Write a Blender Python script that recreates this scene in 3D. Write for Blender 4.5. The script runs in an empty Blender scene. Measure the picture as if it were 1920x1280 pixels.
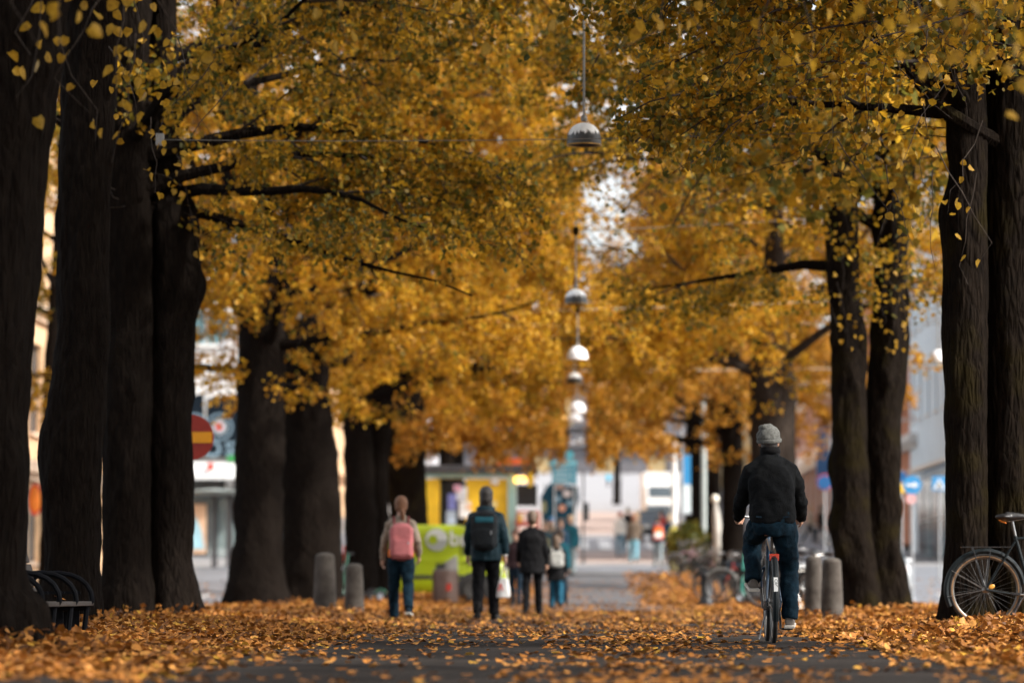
import bpy, bmesh, math, random
import numpy as np
from mathutils import Vector, Matrix, noise

random.seed(11)
RNG = np.random.default_rng(7)
R = math.radians
SC = bpy.context.scene
COL = SC.collection

# ------------------------------------------------------------------ camera, sky, sun, exposure
CAM_Z = 0.47
FPX = 7200.0                       # focal length in pixels of a 1920 px wide frame (135 mm)
PITCH = math.atan(458 / FPX)
YAW = math.atan(120 / FPX * math.cos(PITCH))
cam_data = bpy.data.cameras.new('camera')
cam_data.sensor_width = 36.0
cam_data.lens = 36.0 * FPX / 1920
cam_data.clip_start = 0.5
cam_data.clip_end = 4000
cam_data.dof.use_dof = True
cam_data.dof.focus_distance = 31.9
cam_data.dof.aperture_fstop = 1.85
cam_data.dof.aperture_blades = 0
cam = bpy.data.objects.new('camera', cam_data)
cam.location = (0, 0, CAM_Z)
cam.rotation_euler = (math.pi / 2 + PITCH, 0, YAW)
COL.objects.link(cam)
SC.camera = cam

SUN_EL, SUN_AZ = 40.0, 112.0        # azimuth measured from the view axis towards the right
world = bpy.data.worlds.new('World')
SC.world = world
world.use_nodes = True
wn = world.node_tree.nodes
wl = world.node_tree.links
wn.clear()
sky = wn.new('ShaderNodeTexSky')
sky.sky_type = 'NISHITA'
sky.sun_disc = False
sky.sun_elevation = R(SUN_EL)
sky.sun_rotation = R(SUN_AZ)
sky.air_density = 1.0
sky.dust_density = 3.0
sky.ozone_density = 1.0
hs = wn.new('ShaderNodeHueSaturation')      # thin cloud cover takes most of the blue out of the sky
hs.inputs['Saturation'].default_value = 0.30
hs.inputs['Value'].default_value = 1.0
bg = wn.new('ShaderNodeBackground')
bg.inputs['Strength'].default_value = 0.15
wo = wn.new('ShaderNodeOutputWorld')
wl.new(sky.outputs[0], hs.inputs['Color'])
wl.new(hs.outputs[0], bg.inputs['Color'])
wl.new(bg.outputs[0], wo.inputs['Surface'])

sun_data = bpy.data.lights.new('sun', 'SUN')
sun_data.energy = 3.0
sun_data.angle = R(3)
sun_data.color = (1.0, 0.93, 0.84)
sun = bpy.data.objects.new('sun', sun_data)
sd = Vector((math.sin(R(SUN_AZ)) * math.cos(R(SUN_EL)), math.cos(R(SUN_AZ)) * math.cos(R(SUN_EL)), math.sin(R(SUN_EL))))
sun.rotation_euler = sd.to_track_quat('Z', 'Y').to_euler()
sun.location = (20, 10, 40)
COL.objects.link(sun)

SC.view_settings.view_transform = 'Standard'
SC.view_settings.look = 'None'
SC.view_settings.gamma = 1.0
SC.view_settings.use_curve_mapping = False
SC.view_settings.exposure = 1.25
SC.render.engine = 'CYCLES'
cy = SC.cycles
cy.max_bounces = 7
cy.diffuse_bounces = 4
cy.glossy_bounces = 2
cy.transmission_bounces = 5
cy.transparent_max_bounces = 6
cy.caustics_reflective = False
cy.caustics_refractive = False
cy.sample_clamp_indirect = 6.0
cy.use_denoising = True
SC.render.film_transparent = False

# ------------------------------------------------------------------ placing: pixel of the photograph + distance -> point in the place
_r = Vector((math.cos(YAW), math.sin(YAW), 0))
_f = Vector((-math.sin(YAW) * math.cos(PITCH), math.cos(YAW) * math.cos(PITCH), math.sin(PITCH)))
_u = _r.cross(_f)
def P(px, py, d):
    v = _f * FPX + _r * (px - 960) + _u * (640 - py)
    v = v * (d / v.y)
    return Vector((v.x, v.y, v.z + CAM_Z))
def S(d):
    return FPX / d                 # pixels per metre at distance d

_PROF = [(-80, 0), (70, 0.0), (85, 0.03), (95, 0.08), (110, 0.36), (130, 1.0), (150, 1.62), (180, 2.5), (200, 3.15), (250, 4.9), (300, 6.8), (400, 10.2), (480, 12.9), (600, 18.0), (640, 18.6), (900, 19.5), (1600, 24)]
_PY = np.array([p[0] for p in _PROF], float); _PZ = np.array([p[1] for p in _PROF], float)
def prof(y):
    return float(np.interp(y, _PY, _PZ))
def bank(x):
    """the planted strips beside the path lie a little higher than the path"""
    a = abs(x - 0.1)
    return 0.10 * min(1.0, max(0.0, (a - 2.5) / 1.4)) if a < 7 else 0.10 * max(0.0, 1 - (a - 7) / 0.4)
def G(x, y):
    return prof(y) + (bank(x) if y < 128 else 0.0)

# ------------------------------------------------------------------ tagging and linking
def tag(o, label=None, cat=None, group=None, kind=None):
    if label: o['label'] = label
    if cat: o['category'] = cat
    if group: o['group'] = group
    if kind: o['kind'] = kind
    return o
def thing(name, label, cat, loc=(0, 0, 0), rz=0.0, group=None, rx=0.0, ry=0.0):
    o = bpy.data.objects.new(name, None)
    o.empty_display_size = 0.2
    o.location = loc
    o.rotation_euler = (rx, ry, rz)
    COL.objects.link(o)
    return tag(o, label, cat, group)
def link_mesh(name, me, parent=None):
    o = bpy.data.objects.new(name, me)
    COL.objects.link(o)
    if parent is not None:
        o.parent = parent
    return o
def kids(o):
    return list(o.children)
def copy_tree(o, parent=None):
    c = o.copy(); COL.objects.link(c); c.parent = parent
    for ch in kids(o):
        copy_tree(ch, c)
    return c

# ------------------------------------------------------------------ materials
MATS = {}
def mat(name, col, rough=0.6, var=0.12, scale=6.0, bump=0.0, bscale=None, metal=0.0, spec=0.5, col2=None, stretch=(1, 1, 1), alpha=None, emit=None, coat=0.0):
    if name in MATS: return MATS[name]
    m = bpy.data.materials.new(name); m.use_nodes = True
    nt = m.node_tree; n = nt.nodes; l = nt.links
    b = n['Principled BSDF']
    b.inputs['Roughness'].default_value = rough
    b.inputs['Metallic'].default_value = metal
    b.inputs['Specular IOR Level'].default_value = spec
    b.inputs['Coat Weight'].default_value = coat
    tc = n.new('ShaderNodeTexCoord'); mp = n.new('ShaderNodeMapping')
    mp.inputs['Scale'].default_value = stretch
    l.new(tc.outputs['Object'], mp.inputs['Vector'])
    nz = n.new('ShaderNodeTexNoise'); nz.inputs['Scale'].default_value = scale; nz.inputs['Detail'].default_value = 6; nz.inputs['Roughness'].default_value = 0.6
    l.new(mp.outputs[0], nz.inputs['Vector'])
    cr = n.new('ShaderNodeValToRGB')
    c2 = col2 or tuple(min(1, c * (1 + var * 2)) for c in col)
    c1 = col if col2 else tuple(c * (1 - var) for c in col)
    cr.color_ramp.elements[0].position = 0.35; cr.color_ramp.elements[1].position = 0.68
    cr.color_ramp.elements[0].color = (*c1, 1); cr.color_ramp.elements[1].color = (*c2, 1)
    l.new(nz.outputs['Fac'], cr.inputs['Fac']); l.new(cr.outputs[0], b.inputs['Base Color'])
    if bump:
        n2 = n.new('ShaderNodeTexNoise'); n2.inputs['Scale'].default_value = bscale or scale * 4; n2.inputs['Detail'].default_value = 5
        l.new(mp.outputs[0], n2.inputs['Vector'])
        bp = n.new('ShaderNodeBump'); bp.inputs['Strength'].default_value = bump; bp.inputs['Distance'].default_value = 0.02
        l.new(n2.outputs['Fac'], bp.inputs['Height']); l.new(bp.outputs[0], b.inputs['Normal'])
    if emit:
        b.inputs['Emission Color'].default_value = (*emit[0], 1); b.inputs['Emission Strength'].default_value = emit[1]
    if alpha is not None:
        b.inputs['Alpha'].default_value = alpha
    MATS[name] = m
    return m

def leaf_mat(name, stops, trans=0.5, clump=0.35, rough=0.5, cscale=0.6):
    """per-leaf random colour (each leaf is a mesh island) pushed by a slow noise so that clumps differ"""
    m = bpy.data.materials.new(name); m.use_nodes = True
    nt = m.node_tree; n = nt.nodes; l = nt.links
    n.clear()
    out = n.new('ShaderNodeOutputMaterial')
    ge = n.new('ShaderNodeNewGeometry')
    nz = n.new('ShaderNodeTexNoise'); nz.inputs['Scale'].default_value = cscale; nz.inputs['Detail'].default_value = 2
    l.new(ge.outputs['Position'], nz.inputs['Vector'])
    sub = n.new('ShaderNodeMath'); sub.operation = 'MULTIPLY_ADD'
    l.new(nz.outputs['Fac'], sub.inputs[0]); sub.inputs[1].default_value = clump * 3; sub.inputs[2].default_value = -clump * 1.5
    add = n.new('ShaderNodeMath'); add.operation = 'ADD'; add.use_clamp = True
    l.new(ge.outputs['Random Per Island'], add.inputs[0]); l.new(sub.outputs[0], add.inputs[1])
    cr = n.new('ShaderNodeValToRGB')
    el = cr.color_ramp.elements
    while len(el) < len(stops): el.new(0.5)
    for e, (p, c) in zip(el, stops):
        e.position = p; e.color = (*c, 1)
    l.new(add.outputs[0], cr.inputs['Fac'])
    # blotches and veins inside a leaf
    nb = n.new('ShaderNodeTexNoise'); nb.inputs['Scale'].default_value = 38; nb.inputs['Detail'].default_value = 3
    l.new(ge.outputs['Position'], nb.inputs['Vector'])
    mr = n.new('ShaderNodeMapRange'); mr.inputs['From Min'].default_value = 0.35; mr.inputs['From Max'].default_value = 0.65; mr.inputs['To Min'].default_value = 0.72; mr.inputs['To Max'].default_value = 1.15
    l.new(nb.outputs['Fac'], mr.inputs['Value'])
    mul = n.new('ShaderNodeMix'); mul.data_type = 'RGBA'; mul.blend_type = 'MULTIPLY'; mul.inputs[0].default_value = 1.0
    l.new(cr.outputs[0], mul.inputs[6]); l.new(mr.outputs[0], mul.inputs[7])
    pr = n.new('ShaderNodeBsdfPrincipled'); pr.inputs['Roughness'].default_value = rough; pr.inputs['Specular IOR Level'].default_value = 0.25
    tr = n.new('ShaderNodeBsdfTranslucent')
    l.new(mul.outputs[2], pr.inputs['Base Color']); l.new(mul.outputs[2], tr.inputs['Color'])
    mx = n.new('ShaderNodeMixShader'); mx.inputs[0].default_value = trans
    l.new(pr.outputs[0], mx.inputs[1]); l.new(tr.outputs[0], mx.inputs[2]); l.new(mx.outputs[0], out.inputs['Surface'])
    MATS[name] = m
    return m

# ------------------------------------------------------------------ mesh builder
class MB:
    def __init__(s): s.v = []; s.f = []; s.m = []; s.cur = 0
    def add(s, vs, fs):
        o = len(s.v); s.v.extend([tuple(v) for v in vs]); s.f.extend([tuple(i + o for i in f) for f in fs]); s.m.extend([s.cur] * len(fs)); return s
    def box(s, c, size, rot=None):
        hx, hy, hz = size[0] / 2, size[1] / 2, size[2] / 2
        vs = [Vector((x * hx, y * hy, z * hz)) for z in (-1, 1) for y in (-1, 1) for x in (-1, 1)]
        if rot is not None: vs = [rot @ v for v in vs]
        c = Vector(c)
        return s.add([v + c for v in vs], [(0, 2, 3, 1), (4, 5, 7, 6), (0, 1, 5, 4), (2, 6, 7, 3), (0, 4, 6, 2), (1, 3, 7, 5)])
    def tube(s, pts, rad, n=8, cap=True):
        pts = [Vector(p) for p in pts]; k = len(pts)
        if not hasattr(rad, '__len__'): rad = [rad] * k
        t0 = (pts[1] - pts[0]).normalized()
        ref = Vector((0, 0, 1)) if abs(t0.z) < 0.9 else Vector((1, 0, 0))
        vs = []; a = t0.cross(ref).normalized()
        for i in range(k):
            t = (pts[min(i + 1, k - 1)] - pts[max(i - 1, 0)])
            t = t.normalized() if t.length > 1e-9 else t0
            a = (a - t * a.dot(t)); a = a.normalized() if a.length > 1e-6 else t.cross(ref).normalized()
            b = t.cross(a)
            for j in range(n):
                w = 2 * math.pi * j / n
                vs.append(pts[i] + (a * math.cos(w) + b * math.sin(w)) * rad[i])
        fs = [(i * n + j, i * n + (j + 1) % n, (i + 1) * n + (j + 1) % n, (i + 1) * n + j) for i in range(k - 1) for j in range(n)]
        if cap:
            fs.append(tuple(reversed(range(n)))); fs.append(tuple(range((k - 1) * n, k * n)))
        return s.add(vs, fs)
    def lathe(s, prof_, n=24, c=(0, 0, 0), rot=None, cap=False):
        c = Vector(c); vs = []
        for (r, z) in prof_:
            for j in range(n):
                w = 2 * math.pi * j / n
                v = Vector((r * math.cos(w), r * math.sin(w), z))
                vs.append((rot @ v if rot is not None else v) + c)
        k = len(prof_)
        fs = [(i * n + j, i * n + (j + 1) % n, (i + 1) * n + (j + 1) % n, (i + 1) * n + j) for i in range(k - 1) for j in range(n)]
        if cap:
            fs.append(tuple(reversed(range(n)))); fs.append(tuple(range((k - 1) * n, k * n)))
        return s.add(vs, fs)
    def torus(s, c, Rm, rm, axis='X', n=32, k=8, a0=0.0, a1=2 * math.pi, flat=1.0):
        c = Vector(c); closed = abs(a1 - a0 - 2 * math.pi) < 1e-6
        cnt = n if closed else n + 1; vs = []
        for i in range(cnt):
            w = a0 + (a1 - a0) * i / n
            for j in range(k):
                q = 2 * math.pi * j / k
                rr = Rm + rm * math.cos(q); h = rm * flat * math.sin(q)
                p = (h, rr * math.cos(w), rr * math.sin(w))
                if axis == 'Z': p = (rr * math.cos(w), rr * math.sin(w), h)
                if axis == 'Y': p = (rr * math.cos(w), h, rr * math.sin(w))
                vs.append(c + Vector(p))
        fs = []
        for i in range(n):
            i2 = (i + 1) % cnt
            for j in range(k):
                fs.append((i * k + j, i * k + (j + 1) % k, i2 * k + (j + 1) % k, i2 * k + j))
        if not closed:
            fs.append(tuple(range(k))); fs.append(tuple(reversed(range(n * k, n * k + k))))
        return s.add(vs, fs)
    def ell(s, c, r, n=16, k=10, rot=None):
        c = Vector(c); vs = []; fs = []
        for i in range(1, k):
            th = math.pi * i / k
            for j in range(n):
                w = 2 * math.pi * j / n
                v = Vector((r[0] * math.sin(th) * math.cos(w), r[1] * math.sin(th) * math.sin(w), r[2] * math.cos(th)))
                vs.append((rot @ v if rot is not None else v) + c)
        top = len(vs); v = Vector((0, 0, r[2])); vs.append((rot @ v if rot is not None else v) + c)
        v = Vector((0, 0, -r[2])); vs.append((rot @ v if rot is not None else v) + c)
        for i in range(k - 2):
            for j in range(n):
                fs.append((i * n + j, (i + 1) * n + j, (i + 1) * n + (j + 1) % n, i * n + (j + 1) % n))
        for j in range(n):
            fs.append((top, j, (j + 1) % n)); fs.append((top + 1, (k - 2) * n + (j + 1) % n, (k - 2) * n + j))
        return s.add(vs, fs)
    def prism(s, poly, y0, y1, axis='Y'):
        """polygon of (a, b) extruded along an axis: Y -> (a, y, b); X -> (x, a, b); Z -> (a, b, z)"""
        n = len(poly)
        def q(a, b, t): return {'Y': (a, t, b), 'X': (t, a, b), 'Z': (a, b, t)}[axis]
        vs = [q(a, b, y0) for a, b in poly] + [q(a, b, y1) for a, b in poly]
        fs = [tuple(range(n)), tuple(reversed(range(n, 2 * n)))] + [(i, i + n, (i + 1) % n + n, (i + 1) % n) for i in range(n)]
        return s.add(vs, fs)
    def loft(s, rings, n=20, cap=True):
        """rings of (cx, cy, cz, rx, ry): horizontal ellipses, slightly squared"""
        vs = []
        for (cx, cy_, cz, rx, ry) in rings:
            for j in range(n):
                w = 2 * math.pi * j / n; c_, s_ = math.cos(w), math.sin(w)
                e = 0.85
                vs.append((cx + rx * math.copysign(abs(c_) ** e, c_), cy_ + ry * math.copysign(abs(s_) ** e, s_), cz))
        k = len(rings)
        fs = [(i * n + j, i * n + (j + 1) % n, (i + 1) * n + (j + 1) % n, (i + 1) * n + j) for i in range(k - 1) for j in range(n)]
        if cap:
            fs.append(tuple(reversed(range(n)))); fs.append(tuple(range((k - 1) * n, k * n)))
        return s.add(vs, fs)
    def mesh(s, name, mats, smooth=False, bevel=0.0, fixn=False):
        me = bpy.data.meshes.new(name)
        me.from_pydata(s.v, [], s.f)
        if not isinstance(mats, (list, tuple)): mats = [mats]
        for m in mats: me.materials.append(m)
        if len(mats) > 1: me.polygons.foreach_set('material_index', s.m)
        bm = bmesh.new(); bm.from_mesh(me)
        bmesh.ops.recalc_face_normals(bm, faces=bm.faces)
        if bevel:
            bmesh.ops.bevel(bm, geom=[e for e in bm.edges if len(e.link_faces) == 2 and e.calc_face_angle(0) > 0.5], offset=bevel, segments=2, affect='EDGES', profile=0.7)
        bm.to_mesh(me); bm.free()
        if smooth:
            me.polygons.foreach_set('use_smooth', [True] * len(me.polygons))
            try: me.set_sharp_from_angle(angle=R(40))
            except Exception: pass
        me.update()
        return me
    def build(s, name, mats, parent=None, smooth=False, bevel=0.0):
        return link_mesh(name, s.mesh(name, mats, smooth, bevel), parent)

def np_mesh(name, verts, faces, m, smooth=False):
    """verts (N,3), faces (F,k) with k the same for all"""
    me = bpy.data.meshes.new(name)
    nv, nf, k = len(verts), len(faces), faces.shape[1]
    me.vertices.add(nv); me.loops.add(nf * k); me.polygons.add(nf)
    me.vertices.foreach_set('co', np.ascontiguousarray(verts, dtype=np.float32).ravel())
    me.loops.foreach_set('vertex_index', np.ascontiguousarray(faces, dtype=np.int32).ravel())
    me.polygons.foreach_set('loop_start', np.arange(0, nf * k, k, dtype=np.int32))
    if smooth: me.polygons.foreach_set('use_smooth', np.ones(nf, dtype=bool))
    me.materials.append(m)
    me.update(calc_edges=True)
    return me

_tmp_scene = bpy.data.scenes.new('workbench')
def blob(name, mb, voxel, m, parent, smooth=4, disp=None, keep=0.4):
    """fuse the closed shapes of a builder into one continuous skin (voxel remesh + smoothing), evaluated off-stage"""
    me = bpy.data.meshes.new(name); me.from_pydata(mb.v, [], mb.f)
    bm = bmesh.new(); bm.from_mesh(me); bmesh.ops.recalc_face_normals(bm, faces=bm.faces); bm.to_mesh(me); bm.free()
    o = bpy.data.objects.new(name + '_raw', me); _tmp_scene.collection.objects.link(o)
    r = o.modifiers.new('r', 'REMESH'); r.mode = 'VOXEL'; r.voxel_size = voxel; r.use_smooth_shade = True
    if smooth:
        sm = o.modifiers.new('s', 'SMOOTH'); sm.iterations = smooth; sm.factor = 0.5
    if disp:
        tx = bpy.data.textures.get('fold%g' % disp[1])
        if tx is None:
            tx = bpy.data.textures.new('fold%g' % disp[1], 'CLOUDS'); tx.noise_scale = disp[1]; tx.noise_depth = 2
        dm = o.modifiers.new('d', 'DISPLACE'); dm.texture = tx; dm.strength = disp[0]; dm.mid_level = 0.5; dm.texture_coords = 'LOCAL'
    if keep < 1: de = o.modifiers.new('c', 'DECIMATE'); de.ratio = keep
    vl = _tmp_scene.view_layers[0]; vl.update()
    dg = vl.depsgraph; dg.update()
    ev = bpy.data.meshes.new_from_object(o.evaluated_get(dg), depsgraph=dg)
    ev.name = name
    ev.materials.clear(); ev.materials.append(m)
    ev.polygons.foreach_set('use_smooth', [True] * len(ev.polygons)); ev.update()
    bpy.data.objects.remove(o); bpy.data.meshes.remove(me)
    return link_mesh(name, ev, parent)

def lettering(name, body, size, m, parent, loc, rot, depth=0.004, align='CENTER', bold=0.0):
    cu = bpy.data.curves.new(name, 'FONT'); cu.body = body; cu.size = size; cu.extrude = depth; cu.align_x = align; cu.align_y = 'CENTER'; cu.offset = bold
    cu.resolution_u = 3
    o = bpy.data.objects.new('t', cu); _tmp_scene.collection.objects.link(o)
    vl = _tmp_scene.view_layers[0]; vl.update(); dg = vl.depsgraph
    me = bpy.data.meshes.new_from_object(o.evaluated_get(dg), depsgraph=dg); me.name = name
    bpy.data.objects.remove(o); bpy.data.curves.remove(cu)
    me.materials.clear(); me.materials.append(m)
    ob = link_mesh(name, me, parent); ob.location = loc; ob.rotation_euler = rot
    return ob
# ================================================================== THE GROUND
YB = sorted(set([-80, -60, -40] + [float(v) for v in range(-20, 132, 2)] + [float(v) for v in range(135, 305, 5)] + [float(v) for v in range(320, 660, 20)] + [700, 800, 900, 1200, 1600]))
XB = sorted(set([-600, -300, -150, -90, -60, -40, -30, -24, 24, 30, 40, 60, 90, 150, 300, 600] + [i * 0.25 for i in range(-80, 81)]))
def sheet(name, x0, x1, y0, y1, dz, m, kind='structure', xstep=None):
    xs = [x for x in XB if x0 <= x <= x1]; ys = [y for y in YB if y0 <= y <= y1]
    vs = np.array([(x, y, G(x, y) + dz) for y in ys for x in xs]); w = len(xs)
    fs = np.array([(j * w + i, j * w + i + 1, (j + 1) * w + i + 1, (j + 1) * w + i) for j in range(len(ys) - 1) for i in range(w - 1)])
    o = link_mesh(name, np_mesh(name, vs, fs, m, True))
    tag(o, kind=kind); return o

M_pave = mat('pale_paving', (0.20, 0.195, 0.195), 0.75, 0.12, 1.2, 0.15, 30)
def asphalt():
    m = mat('path_asphalt', (0.016, 0.0138, 0.0125), 0.9, 0.3, 1.3, 0.6, 160, col2=(0.032, 0.027, 0.0245), spec=0.1)
    nt = m.node_tree; n = nt.nodes; l = nt.links; b = n['Principled BSDF']
    old = b.inputs['Base Color'].links[0].from_socket
    tc = n.new('ShaderNodeTexCoord')
    vo = n.new('ShaderNodeTexVoronoi'); vo.feature = 'DISTANCE_TO_EDGE'; vo.inputs['Scale'].default_value = 0.42
    w = n.new('ShaderNodeTexNoise'); w.inputs['Scale'].default_value = 1.7; w.inputs['Detail'].default_value = 5
    l.new(tc.outputs['Object'], w.inputs['Vector'])
    mx = n.new('ShaderNodeMix'); mx.data_type = 'VECTOR'; mx.inputs[0].default_value = 0.35
    l.new(tc.outputs['Object'], mx.inputs[4]); l.new(w.outputs['Color'], mx.inputs[5]); l.new(mx.outputs[1], vo.inputs['Vector'])
    mr = n.new('ShaderNodeMapRange'); mr.inputs['From Max'].default_value = 0.012; mr.inputs['To Min'].default_value = 0.35
    l.new(vo.outputs['Distance'], mr.inputs['Value'])
    st = n.new('ShaderNodeTexNoise'); st.inputs['Scale'].default_value = 0.55; st.inputs['Detail'].default_value = 6
    l.new(tc.outputs['Object'], st.inputs['Vector'])
    m2 = n.new('ShaderNodeMapRange'); m2.inputs['From Min'].default_value = 0.35; m2.inputs['From Max'].default_value = 0.65; m2.inputs['To Min'].default_value = 0.65; m2.inputs['To Max'].default_value = 1.5
    l.new(st.outputs['Fac'], m2.inputs['Value'])
    k = n.new('ShaderNodeMath'); k.operation = 'MULTIPLY'; l.new(mr.outputs[0], k.inputs[0]); l.new(m2.outputs[0], k.inputs[1])
    mu = n.new('ShaderNodeMix'); mu.data_type = 'RGBA'; mu.blend_type = 'MULTIPLY'; mu.inputs[0].default_value = 1
    l.new(old, mu.inputs[6]); l.new(k.outputs[0], mu.inputs[7]); l.new(mu.outputs[2], b.inputs['Base Color'])
    return m
M_asph = asphalt()
M_path2 = mat('glare_grey_paving', (0.075, 0.078, 0.085), 0.7, 0.25, 0.8, 0.3, 60, spec=0.4)  # paler far paving; grazing sky glare is put into its grey
M_road = mat('street_asphalt', (0.13, 0.138, 0.155), 0.6, 0.15, 0.6, 0.2, 60)
M_bed = mat('leaf_litter_soil', (0.055, 0.028, 0.012), 0.9, 0.3, 9, 0.8, 40, col2=(0.30, 0.13, 0.03))
M_red = mat('brick_red_paving', (0.33, 0.25, 0.215), 0.8, 0.12, 2, 0.2, 40)
M_plaza = mat('light_plaza_paving', (0.27, 0.267, 0.277), 0.7, 0.08, 0.7, 0.1, 30)
M_white = mat('road_marking_white', (0.72, 0.72, 0.70), 0.6, 0.08, 4)
M_granite = mat('kerb_granite', (0.22, 0.21, 0.20), 0.75, 0.25, 8, 0.3, 60)

sheet('ground', -600, 600, -80, 1600, 0.0, M_pave)
sheet('path', -2.75, 2.75, -60, 74, 0.004, M_asph)
sheet('path', -2.75, 2.75, 74, 126, 0.004, M_path2)
sheet('planting_strip', -7.0, -2.75, -60, 126, 0.004, M_bed)
sheet('planting_strip', 2.75, 7.0, -60, 126, 0.004, M_bed)
sheet('road', -12.5, -7.25, -60, 210, 0.004, M_road)
sheet('road', 7.5, 12.0, -60, 210, 0.004, M_road)
sheet('cross_street', -60, 60, 128, 135, 0.008, M_road)
sheet('pavement', -6.75, 6.75, 140, 160, 0.004, M_red)
sheet('pavement', -6.75, 6.75, 165, 195, 0.004, M_plaza)
sheet('pavement', -6.75, 6.75, 200, 270, 0.004, M_red)
sheet('pavement', -12.5, 12, 275, 600, 0.004, M_plaza)
# kerb stones along both carriageways (a step of 12 cm)
def kerb(x, y0, y1, w=0.22, h=0.12):
    mb = MB(); ys = [y for y in YB if y0 <= y <= y1]
    vs = []; fs = []
    for y in ys:
        z = prof(y)
        vs += [(x - w / 2, y, z - 0.1), (x - w / 2, y, z + h), (x + w / 2, y, z + h), (x + w / 2, y, z - 0.1)]
    for i in range(len(ys) - 1):
        for k in range(3): fs.append((i * 4 + k, i * 4 + k + 1, i * 4 + 5 + k, i * 4 + 4 + k))
    mb.add(vs, fs); tag(mb.build('kerb', M_granite), kind='structure')
for x in (-7.13, 7.25): kerb(x, -20, 124)
for x in (-12.6, 12.12): kerb(x, -20, 124); kerb(x, 140, 600)
# zebra crossing at the far side of the cross street and dashes on the side roads
mb = MB()
for k in range(9):
    x = -4.2 + k * 1.05
    ys = [165, 170, 175, 180, 185]
    for a, b in zip(ys[:-1], ys[1:]):
        mb.add([(x, a, prof(a) + 0.012), (x + 0.55, a, prof(a) + 0.012), (x + 0.55, b, prof(b) + 0.012), (x, b, prof(b) + 0.012)], [(0, 1, 2, 3)])
for xx in (-9.9, 9.7):
    for y in range(40, 124, 12):
        mb.add([(xx, y, prof(y) + 0.012), (xx + 0.14, y, prof(y) + 0.012), (xx + 0.14, y + 4, prof(y + 4) + 0.012), (xx, y + 4, prof(y + 4) + 0.012)], [(0, 1, 2, 3)])
tag(mb.build('road_markings', M_white), kind='structure')

# ================================================================== LEAVES
T_LEAF = dict(  # (side, along) of the outline of a lime leaf, midrib first
    v=np.array([(0, 0), (0, 0.52), (0, 1.06), (-0.36, -0.02), (-0.50, 0.42), (-0.27, 0.84), (0.36, -0.02), (0.50, 0.42), (0.27, 0.84)]),
    f=np.array([(0, 3, 1), (3, 4, 1), (4, 5, 1), (5, 2, 1), (0, 1, 6), (6, 1, 7), (7, 1, 8), (8, 1, 2)]))
T_QUAD = dict(v=np.array([(0, -.02), (-0.52, 0.5), (0, 1.15), (0.52, 0.5)]), f=np.array([(0, 1, 2), (0, 2, 3)]))
T_FAR = dict(v=np.array([(0, 0), (0, 1.05), (-0.46, 0.08), (-0.42, 0.70), (0.46, 0.08), (0.42, 0.70)]),
             f=np.array([(0, 2, 3), (0, 3, 1), (0, 1, 5), (0, 5, 4)]))
def unit(a): return a / np.maximum(np.linalg.norm(a, axis=1, keepdims=True), 1e-9)
def leaf_cloud(name, pos, size, tdir, nref, curl, tpl, m):
    """pos/tdir/nref (N,3), size/curl (N,): one mesh of separate leaves"""
    t = unit(tdir); s = unit(np.cross(t, nref)); n = np.cross(s, t)
    v2 = tpl['v']; k = len(v2)
    cup = np.abs(v2[:, 0]) * 0.9
    bend = (v2[:, 1] - 0.3) ** 2 * 0.35
    V = (pos[:, None, :] + size[:, None, None] * (s[:, None, :] * v2[None, :, 0, None] + t[:, None, :] * v2[None, :, 1, None]
         + n[:, None, :] * (cup[None, :] * curl[:, None] - bend[None, :] * curl[:, None])[:, :, None]))
    F = (np.arange(len(pos))[:, None, None] * k + tpl['f'][None]).reshape(-1, 3)
    return np_mesh(name, V.reshape(-1, 3), F, m)

Y0, Y1, Y2, OL, OR, BR = (0.68, 0.41, 0.032), (0.55, 0.285, 0.016), (0.41, 0.175, 0.012), (0.15, 0.14, 0.022), (0.46, 0.205, 0.022), (0.15, 0.062, 0.016)
M_leafL = leaf_mat('lime_leaf_olive_gold', [(0.0, (0.075, 0.082, 0.018)), (0.25, (0.15, 0.13, 0.018)), (0.45, (0.28, 0.18, 0.016)), (0.75, Y1), (1.0, Y0)], 0.5, 0.30)  # olive is their own colour; darker low tones stand in for shaded crowns
M_leafG = leaf_mat('lime_leaf_golden', [(0.0, (0.20, 0.17, 0.02)), (0.25, Y2), (0.65, Y1), (1.0, Y0)], 0.55, 0.30)
M_leafO = leaf_mat('lime_leaf_orange', [(0.0, (0.22, 0.14, 0.025)), (0.35, Y2), (0.7, OR), (1.0, (0.58, 0.30, 0.04))], 0.5, 0.35)
M_leafN = leaf_mat('lime_leaf_near', [(0.0, (0.10, 0.10, 0.02)), (0.2, OL), (0.5, (0.36, 0.22, 0.025)), (0.8, Y1), (1.0, Y0)], 0.5, 0.2)  # near leaves, low tones darkened to stand in for crown shade
M_fall = leaf_mat('fallen_leaf_orange', [(0.0, (0.07, 0.027, 0.009)), (0.30, (0.23, 0.085, 0.015)), (0.7, (0.42, 0.165, 0.030)), (0.93, (0.55, 0.26, 0.065)), (1.0, (0.58, 0.32, 0.04))], 0.12, 0.18, 0.6, 1.2)
M_bark = None
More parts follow.
